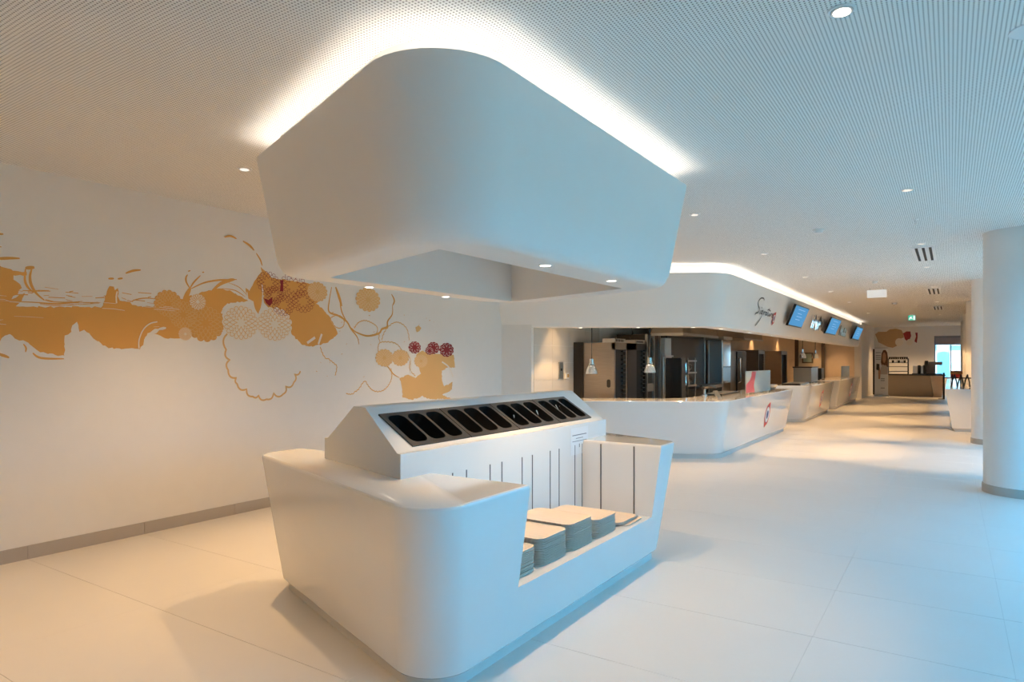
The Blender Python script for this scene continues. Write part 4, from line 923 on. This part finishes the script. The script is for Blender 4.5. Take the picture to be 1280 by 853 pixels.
mesh_obj('foot', MB().box(-3.30, -3.20, 11.0, 11.2, CT, CT + 0.02), STEEL, parent=t)
mesh_obj('panel', MB().rings([[(-3.20, 11.0, CT + 0.02), (-3.20, 11.22, CT + 0.02), (-3.22, 11.22, CT + 0.02), (-3.22, 11.0, CT + 0.02)], [(-3.27, 11.0, CT + 0.13), (-3.27, 11.22, CT + 0.13), (-3.29, 11.22, CT + 0.13), (-3.29, 11.0, CT + 0.13)]]), STEEL, parent=t)

# kitchen ceiling spots washing the walls
KL = [(-5.22, 9.75), (-5.22, 17.9), (-5.22, 19.4), (-5.22, 22.6), (-5.22, 26.5), (-4.6, 29.4), (-3.8, 29.4), (-4.2, 13.0), (-3.9, 11.4)]
for k, (x, y) in enumerate(KL):
    t = thing('kitchen_downlight', 'recessed downlight in the kitchen ceiling behind the fascia', 'ceiling light', (x, y, 2.62), 'kitchen ceiling downlights')
    recessed(t, x, y, 2.62, 0.05, 60, angle=80, name='trim', blend=0.8)

# ------------------------------------------------------------------ columns
for k, y in enumerate((9.75, 15.25, 20.75, 26.25, 31.75)):
    lab = ['thick round white column nearest, lit blue at the right edge', 'second round white column behind the nearest one', 'third round white column along the corridor', 'fourth round white column along the corridor', 'fifth round white column near the end window'][k]
    t = thing('round_column', lab, 'column', (0.72, y, 0), 'round columns along the corridor')
    mesh_obj('shaft', MB().lathe(0.72, y, [(0.40, 0.0), (0.40, CEIL)], 64), PLASTER, parent=t, smooth=40)
    mesh_obj('skirting_ring', MB().lathe(0.72, y, [(0.404, 0.0), (0.412, 0.0), (0.412, 0.098), (0.404, 0.10)], 64), SKIRT, parent=t, smooth=40)

# ------------------------------------------------------------------ ceiling fittings
DL = [(-0.39, 3.16, 'large tilting ceiling downlight at the top edge of view'), (-4.62, 3.20, 'ceiling downlight left of the canopy by the mural wall'), (-2.20, 6.75, 'ceiling downlight just right of the canopy'),
      (-0.32, 6.80, 'ceiling downlight in front of the nearest column'), (-0.32, 10.05, 'ceiling downlight just before the first slot vent'), (-2.20, 9.80, 'ceiling downlight before the fascia corner'),
      (-2.20, 12.95, 'ceiling downlight along the fascia, after the corner one'), (-0.32, 12.6, 'ceiling downlight just behind the first slot vent'), (-2.20, 16.0, 'third ceiling downlight along the fascia'),
      (-0.30, 16.1, 'ceiling downlight before the second slot vent'), (-2.20, 19.2, 'fourth ceiling downlight along the fascia'), (-0.30, 20.3, 'ceiling downlight before the third slot vent'), (-2.2, 24.0, 'fifth ceiling downlight along the fascia'),
      (-0.3, 26.0, 'ceiling downlight past the third slot vent'), (-1.8, 33.5, 'ceiling downlight over the coffee bar'), (-0.2, 33.6, 'ceiling downlight by the end window'),
      (-4.62, 0.1, 'ceiling downlight near the mural wall behind the viewer'), (-2.20, 0.1, 'ceiling downlight behind the viewer'), (-4.62, 6.8, 'ceiling downlight hidden by the canopy near the mural')]
def POW(x, y):
    if y < 1: return 180
    if y > 12: return 240
    return 165 if x < -3 else (85 if x < -1.5 else 12)
for k, (x, y, lab) in enumerate(DL):
    t = thing('ceiling_downlight', lab, 'ceiling light', (x, y, CEIL), 'recessed ceiling downlights')
    r = 0.055
    mesh_obj('trim_ring', MB().lathe(x, y, [(r * 0.80, CEIL - 0.001), (r * 0.84, CEIL - 0.007), (r, CEIL - 0.006), (r * 1.04, CEIL - 0.0005)], 28, False), WHITE, parent=t, smooth=40)
    g = MB(); g.lathe(x, y, [(r * 0.30, CEIL - 0.012), (r * 0.78, CEIL - 0.010), (r * 0.80, CEIL - 0.001)], 24, False)
    mesh_obj('reflector', g, CHROME, parent=t, smooth=60)
    mesh_obj('lens', MB().lathe(x, y, [(0.001, CEIL - 0.013), (r * 0.62, CEIL - 0.013), (r * 0.64, CEIL - 0.010)], 20, False), LAMP if k == 0 else LAMPDIM, parent=t)
    lamp('downlight', 'SPOT', t, (x, y, CEIL - 0.05), POW(x, y), WARM, 110 if (y < 11 or y > 33) else 66, 1.0 if (y < 11 or y > 33) else 0.4, 0.04)
for k, y in enumerate((11.1, 17.2, 22.8)):
    t = thing('slot_vent', ['ceiling slot vent nearest, three dark slots in white frame', 'middle ceiling slot vent down the corridor', 'farthest ceiling slot vent down the corridor'][k], 'vent', (-0.31, y, CEIL), 'ceiling slot vents')
    mesh_obj('frame', MB().box(-0.44, -0.18, y - 0.72, y + 0.72, CEIL - 0.008, CEIL), WHITE, parent=t)
    for x in (-0.39, -0.31, -0.23): mesh_obj('slot', MB().box(x - 0.016, x + 0.016, y - 0.68, y + 0.68, CEIL - 0.011, CEIL - 0.008), DARK, parent=t)
for x, y, lab in ((-1.27, 8.33, 'round white smoke detector right of the canopy'), (-1.22, 14.4, 'small smoke detector before the hanging white panel'), (-1.23, 20.2, 'far smoke detector behind the hanging white panel')):
    t = thing('smoke_detector', lab, 'smoke detector', (x, y, CEIL), 'ceiling smoke detectors')
    mesh_obj('base', MB().lathe(x, y, [(0.062, CEIL), (0.062, CEIL - 0.012), (0.055, CEIL - 0.016)], 20), WHITE, parent=t, smooth=40)
    mesh_obj('sensor', MB().lathe(x, y, [(0.045, CEIL - 0.016), (0.045, CEIL - 0.040), (0.030, CEIL - 0.048)], 20), WHITE, parent=t, smooth=40)
t = thing('sprinkler', 'tiny bright sprinkler head hanging from the ceiling before the column', 'sprinkler', (-0.32, 8.3, CEIL))
mesh_obj('flange', MB().lathe(-0.32, 8.3, [(0.03, CEIL), (0.03, CEIL - 0.006), (0.012, CEIL - 0.01)], 16), WHITE, parent=t, smooth=40)
mesh_obj('nozzle', MB().lathe(-0.32, 8.3, [(0.011, CEIL - 0.01), (0.008, CEIL - 0.05), (0.018, CEIL - 0.055)], 12), CHROME, parent=t, smooth=40)
t = thing('emergency_light', 'blank white luminous panel hanging under the corridor ceiling', 'sign', (-1.28, 15.8, 2.85))
mesh_obj('panel', MB().box(-1.47, -1.11, 15.78, 15.82, 2.86, 3.02), mat('white_panel', (0.85, 0.85, 0.84), 0.4, noise=0.01, emit=(1, 0.98, 0.95), estr=0.25), parent=t)
for x in (-1.42, -1.17): mesh_obj('hanger', MB().box(x - 0.006, x + 0.006, 15.795, 15.805, 3.02, CEIL), STEEL, parent=t)
t = thing('exit_sign', 'green emergency exit sign with white running figure near the far end', 'sign', (-1.15, 25.5, 2.85))
mesh_obj('panel', MB().box(-1.17, -0.97, 25.48, 25.52, 2.86, 3.02), GREENGLOW, parent=t)
mesh_obj('doorway', MB().box(-1.03, -0.98, 25.474, 25.48, 2.87, 3.01), WHITEGLOW, parent=t)
mesh_obj('figure', MB().add([(x + 0.105, y_, z) for x, y_, z in [(-1.26, 25.474, 2.88), (-1.23, 25.474, 2.88), (-1.21, 25.474, 2.92), (-1.17, 25.474, 2.89), (-1.15, 25.474, 2.90), (-1.19, 25.474, 2.95), (-1.16, 25.474, 2.96), (-1.20, 25.474, 2.99), (-1.24, 25.474, 2.95)]], [tuple(range(9))]), WHITEGLOW, parent=t)
mesh_obj('hanger', MB().box(-1.08, -1.06, 25.49, 25.51, 3.02, CEIL), STEEL, parent=t)

t = thing('ceiling_speaker', 'plain round ceiling speaker disc at the upper right edge of view', 'speaker', (0.31, 3.82, CEIL))
mesh_obj('rim', MB().lathe(0.31, 3.82, [(0.09, CEIL), (0.09, CEIL - 0.006), (0.082, CEIL - 0.008)], 28, False), WHITE, parent=t, smooth=40)
mesh_obj('grille', MB().lathe(0.31, 3.82, [(0.082, CEIL - 0.004), (0.082, CEIL - 0.007), (0.02, CEIL - 0.009)], 28), WHITE, parent=t, smooth=40)

# ------------------------------------------------------------------ far end of the corridor
fm = thing('far_mural', 'tan and maroon floral mural on the far end wall', 'mural', (-2, YE, 1.9))
def endfill(name, pts, material, lift):
    mesh_obj(name, MB().add([(x, YE - lift, z) for x, z in reversed(pts)], [tuple(range(len(pts)))]), material, parent=fm)
def farpt(px, py):
    th = math.radians(33.4); k = (px - 640) / 832.0; kx = -math.sin(th) + k * math.cos(th); ky = math.cos(th) + k * math.sin(th)
    d = YE / ky; return (d * kx, EYE - (py - 450) / 832.0 * d)
endfill('brush_band', [farpt(*p) for p in ((1094, 418), (1098, 415), (1108, 415), (1112, 412), (1120, 411), (1127, 413), (1129, 417), (1130, 422), (1125, 424), (1120, 428), (1122, 432), (1116, 435), (1110, 434), (1104, 431), (1098, 428), (1096, 423))], TAN, 0.002)
endfill('maroon_blossom', [farpt(*p) for p in ((1129, 417), (1133, 414.5), (1138, 414.5), (1139, 420), (1137, 425), (1134, 427), (1131, 424))], MAROON, 0.003)
endfill('maroon_stroke', [farpt(*p) for p in ((1144, 416), (1147, 416), (1147, 422), (1146, 429), (1143, 427), (1145, 421))], MAROON, 0.003)
endfill('pale_blossom', [farpt(1124 + 5 * math.cos(a * math.pi / 10), 428 + 5 * math.sin(a * math.pi / 10)) for a in range(20)], PALEPAINT, 0.004)
endfill('pale_blossom', [farpt(1137 + 4 * math.cos(a * math.pi / 10), 428 + 4 * math.sin(a * math.pi / 10)) for a in range(20)], PALEPAINT, 0.004)

# coffee bar
cb = thing('coffee_bar', 'beige-fronted coffee bar with dark top at the corridor end', 'counter', (-1.4, 33.3, 0))
BARF = mat('taupe_front', (0.46, 0.38, 0.30), 0.45, noise=0.04)
m = MB(); m.rings([[(-2.25, 32.95, 0), (-0.62, 32.95, 0), (-0.62, 33.8, 0), (-2.25, 33.8, 0)], [(-2.35, 32.8, 0.90), (-0.72, 32.8, 0.90), (-0.72, 33.8, 0.90), (-2.35, 33.8, 0.90)]]); mesh_obj('front', m, BARF, parent=cb)
m = MB(); m.rings([[(-0.60, 32.9, 0), (-0.32, 32.9, 0), (-0.32, 33.8, 0), (-0.60, 33.8, 0)], [(-0.72, 32.75, 0.90), (-0.20, 32.75, 0.90), (-0.20, 33.8, 0.90), (-0.72, 33.8, 0.90)]]); mesh_obj('end_cheek', m, WOOD, parent=cb)
mesh_obj('worktop', MB().box(-2.37, -0.18, 32.74, 33.85, 0.90, 0.94), BLACKMET, parent=cb)
t = thing('cup_shelf', 'dark wire shelf rack full of cups on the coffee bar', 'shelf', (-2.0, 33.3, 0.94))
for x in (-2.3, -1.55):
    for y in (33.1, 33.5): mesh_obj('post', MB().box(x, x + 0.03, y, y + 0.03, 0.94, 1.62), BLACKMET, parent=t)
for z in (1.05, 1.25, 1.42, 1.58): mesh_obj('board', MB().box(-2.3, -1.52, 33.1, 33.53, z, z + 0.02), BLACKMET, parent=t)
for k in range(9):
    x = -2.22 + 0.08 * k; z = 1.60
    o = mesh_obj('cup', MB().lathe(x, 33.2, [(0.025, z), (0.036, z + 0.03), (0.040, z + 0.085), (0.034, z + 0.085), (0.02, z + 0.012)], 12), BLACK, smooth=50, origin=(x, 33.2, z))
    tag(o, 'dark cup on the top board of the coffee bar shelf', 'cup', 'dark cups on the top shelf board')
for k in range(5):
    x = -2.1 + 0.11 * k; z = 1.44; mt = WHITE if k % 2 else DARKSTEEL
    o = mesh_obj('cup', MB().lathe(x, 33.2, [(0.03, z), (0.042, z + 0.03), (0.045, z + 0.10), (0.038, z + 0.10), (0.02, z + 0.012)], 12), mt, smooth=50, origin=(x, 33.2, z))
    tag(o, 'white cup on the second board of the coffee bar shelf' if k % 2 else 'dark cup on the second board of the coffee bar shelf', 'cup', 'white cups on the second shelf board' if k % 2 else 'dark cups on the second shelf board')
t = thing('coffee_machine', 'wide grey coffee machine with black group heads on the bar', 'coffee machine', (-0.9, 33.3, 0.94))
mesh_obj('body', MB().box(-1.35, -0.95, 33.1, 33.6, 0.98, 1.30), STEEL, parent=t)
mesh_obj('upper_housing', MB().box(-0.95, -0.30, 33.1, 33.6, 1.34, 1.48), mat('grey_plastic', (0.42, 0.41, 0.40), 0.4, noise=0.03), parent=t)
mesh_obj('back_panel', MB().box(-1.0, -0.55, 33.5, 33.6, 0.94, 1.34), mat('grey_plastic', (0.42, 0.41, 0.40)), parent=t)
for x in (-1.12, -0.92): mesh_obj('group_head', MB().lathe(x, 33.05, [(0.05, 0.98), (0.06, 1.0), (0.06, 1.30), (0.045, 1.33)], 14), BLACK, parent=t, smooth=40)
mesh_obj('tank', MB().box(-0.92, -0.80, 33.0, 33.12, 1.33, 1.52), BLACK, parent=t)
mesh_obj('drip_tray', MB().box(-1.38, -0.3, 33.0, 33.6, 0.94, 0.98), DARKSTEEL, parent=t)
# roll-up banner
bx0, bx1, by = -2.72, -2.22, 32.3
t = thing('rollup_banner', 'white roll-up banner printed with a long-haired woman, left of the coffee bar', 'banner', ((bx0 + bx1) / 2, by, 0))
mesh_obj('base', MB().box(bx0 - 0.03, bx1 + 0.03, by - 0.08, by + 0.08, 0, 0.07), STEEL, parent=t)
mesh_obj('sheet', MB().box(bx0, bx1, by - 0.003, by + 0.003, 0.07, 2.05), PAPER, parent=t)
mesh_obj('top_rail', MB().box(bx0, bx1, by - 0.012, by + 0.012, 2.05, 2.08), STEEL, parent=t)
mesh_obj('support_pole', MB().box((bx0 + bx1) / 2 - 0.01, (bx0 + bx1) / 2 + 0.01, by + 0.02, by + 0.04, 0.05, 2.06), STEEL, parent=t)
mesh_obj('side_rail', MB().box(bx0 - 0.07, bx0 - 0.005, by - 0.01, by + 0.03, 0.07, 2.02), BLACKMET, parent=t)
HAIR = mat('brown_hair_print', (0.16, 0.07, 0.035), 0.6, noise=0.2); SKIN = mat('skin_print', (0.55, 0.30, 0.19), 0.6, noise=0.05); SHIRT = mat('white_shirt_print', (0.60, 0.52, 0.46), 0.6, noise=0.05)
def bprint(name, pts, material, lift):
    mesh_obj(name, MB().add([(bx0 + (bx1 - bx0) * a, by - 0.003 - lift, 0.07 + 1.98 * b_) for a, b_ in reversed(pts)], [tuple(range(len(pts)))]), material, parent=t)
bprint('hair_print', [(0.46, 0.70), (0.54, 0.62), (0.70, 0.64), (0.86, 0.58), (0.99, 0.60), (0.99, 0.80), (0.94, 0.91), (0.80, 0.965), (0.64, 0.96), (0.52, 0.89)], HAIR, 0.0005)
bprint('face_print', [(0.58, 0.76), (0.66, 0.69), (0.76, 0.69), (0.84, 0.76), (0.85, 0.85), (0.76, 0.91), (0.66, 0.91), (0.59, 0.85)], SKIN, 0.001)
bprint('shirt_print', [(0.40, 0.44), (0.95, 0.44), (0.98, 0.58), (0.84, 0.64), (0.72, 0.62), (0.60, 0.66), (0.46, 0.58)], SHIRT, 0.001)
bprint('arm_print', [(0.28, 0.34), (0.40, 0.34), (0.45, 0.50), (0.36, 0.60), (0.26, 0.58)], SKIN, 0.0015)
bprint('device_print', [(0.12, 0.54), (0.34, 0.52), (0.36, 0.66), (0.14, 0.67)], DARKSTEEL, 0.002)
for b_ in (0.90, 0.84, 0.80, 0.76): bprint('text_line', [(0.08, b_), (0.46, b_), (0.46, b_ + 0.012), (0.08, b_ + 0.012)], INK, 0.001)
for b_ in (0.34, 0.30, 0.14): bprint('text_line', [(0.45, b_), (0.75, b_), (0.75, b_ + 0.012), (0.45, b_ + 0.012)], INK, 0.001)
# black stanchion
t = thing('stanchion', 'black floor-standing post at the right end of the coffee bar', 'post', (-0.24, 31.4, 0))
mesh_obj('foot', MB().box(-0.42, -0.20, 31.3, 31.5, 0, 0.02), BLACKMET, parent=t)
mesh_obj('post', MB().box(-0.27, -0.20, 31.37, 31.43, 0.02, 1.05), BLACKMET, parent=t)
# corridor-side counter between the columns
rc = thing('corridor_counter', 'white counter with tapered end standing between the columns', 'counter', (0.3, 22, 0))
Pq = [(-0.10, 17.35), (0.64, 17.35), (0.64, 20.2), (0.28, 20.2), (0.28, 26.5), (-0.10, 26.5)]
m = MB(); m.rings([[(x, y, z) for x, y in offset_poly(Pq, [ctp(z, .03), 0, 0, 0, 0, ctp(z, .12)])] for z in (0.07, 0.9)]); 
mesh_obj('body', m, SURFACE, parent=rc)
mesh_obj('top', MB().prism(Pq, 0.90, 0.925), mat('white_gloss_top', (0.80, 0.80, 0.80), 0.08, noise=0.01), parent=rc)
mesh_obj('plinth', MB().prism([(0.05, 17.42), (0.6, 17.42), (0.6, 20.1), (0.25, 20.1), (0.25, 26.4), (0.05, 26.4)], 0, 0.07), PLINTH, parent=rc)
t = thing('wire_stand', 'black bent wire stand on the corridor counter', 'stand', (0.22, 18.2, 0.925))
for dx in (0.0, 0.12, 0.24):
    mesh_obj('wire', MB().tube([(0.0 + dx, 17.9, 0.942), (0.03 + dx, 18.0, 1.10), (0.07 + dx, 18.1, 1.22), (0.11 + dx, 18.3, 1.05), (0.12 + dx, 18.5, 0.942)], 0.014), BLACKMET, parent=t, smooth=40)
mesh_obj('rail', MB().tube([(0.02, 18.05, 1.15), (0.38, 18.05, 1.15)], 0.012), BLACKMET, parent=t, smooth=40)
t = thing('wood_tray_stand', 'orange wooden tray on black legs on the far part of the corridor counter', 'tray stand', (0.18, 23.5, 0.925))
mesh_obj('board', MB().box(-0.02, 0.28, 23.2, 23.8, 1.14, 1.22), mat('orange_wood', (0.55, 0.22, 0.06), 0.5, noise=0.2, nscale=4), parent=t)
for x in (0.02, 0.22):
    for y in (23.25, 23.72): mesh_obj('leg', MB().box(x, x + 0.03, y, y + 0.03, 0.925, 1.14), BLACKMET, parent=t)
t = thing('red_chair', 'red padded seat back behind the corridor counter', 'chair', (-0.12, 32.2, 0))
mesh_obj('backrest', MB().box(0.0, 0.38, 32.3, 32.36, 0.85, 1.12), RED, parent=t, bevel=0.02)
mesh_obj('seat', MB().box(0.0, 0.38, 31.95, 32.34, 0.44, 0.50), RED, parent=t, bevel=0.02)
for x in (0.02, 0.34):
    for y in (31.97, 32.31): mesh_obj('leg', MB().box(x, x + 0.025, y, y + 0.025, 0, 0.9 if y > 32.2 else 0.44), BLACKMET, parent=t)
# outside the end window
t = thing('outdoor_column', 'white round column outside the end window', 'column', (-0.30, 37.5, -0.22))
mesh_obj('shaft', MB().lathe(-0.30, 37.5, [(0.26, -0.22), (0.26, 4.0)], 32), PLASTER, parent=t, smooth=40)
mesh_obj('collar', MB().lathe(-0.30, 37.5, [(0.29, -0.22), (0.29, -0.1), (0.27, -0.08)], 32), CONCRETE, parent=t, smooth=40)
t = thing('outdoor_building', 'pale building with window bands seen through the end window', 'building', (0.5, 56, -0.22))
PR = mat('pale_render', (0.66, 0.64, 0.56), 0.8, noise=0.05)
mesh_obj('wall', MB().box(-6, 9, 56.3, 58, -0.22, 9), mat('white_cladding', (0.74, 0.78, 0.76), 0.6, noise=0.08, nscale=2), parent=t)
mesh_obj('beam', MB().box(-6, 9, 55.8, 56.3, 2.75, 3.4), PR, parent=t)
mesh_obj('gutter', MB().box(-6, 9, 55.75, 55.9, 2.55, 2.75), CONCRETE, parent=t)
for k in range(16):
    x = -2.0 + 0.28 * k
    mesh_obj('fence_bar', MB().box(x, x + 0.05, 55.9, 55.95, -0.22, 1.6), WHITE, parent=t)
mesh_obj('plinth_band', MB().box(-6, 9, 56.0, 56.3, -0.22, 0.55), mat('green_hedge_band', (0.16, 0.26, 0.16), 0.8, noise=0.3, nscale=6), parent=t)
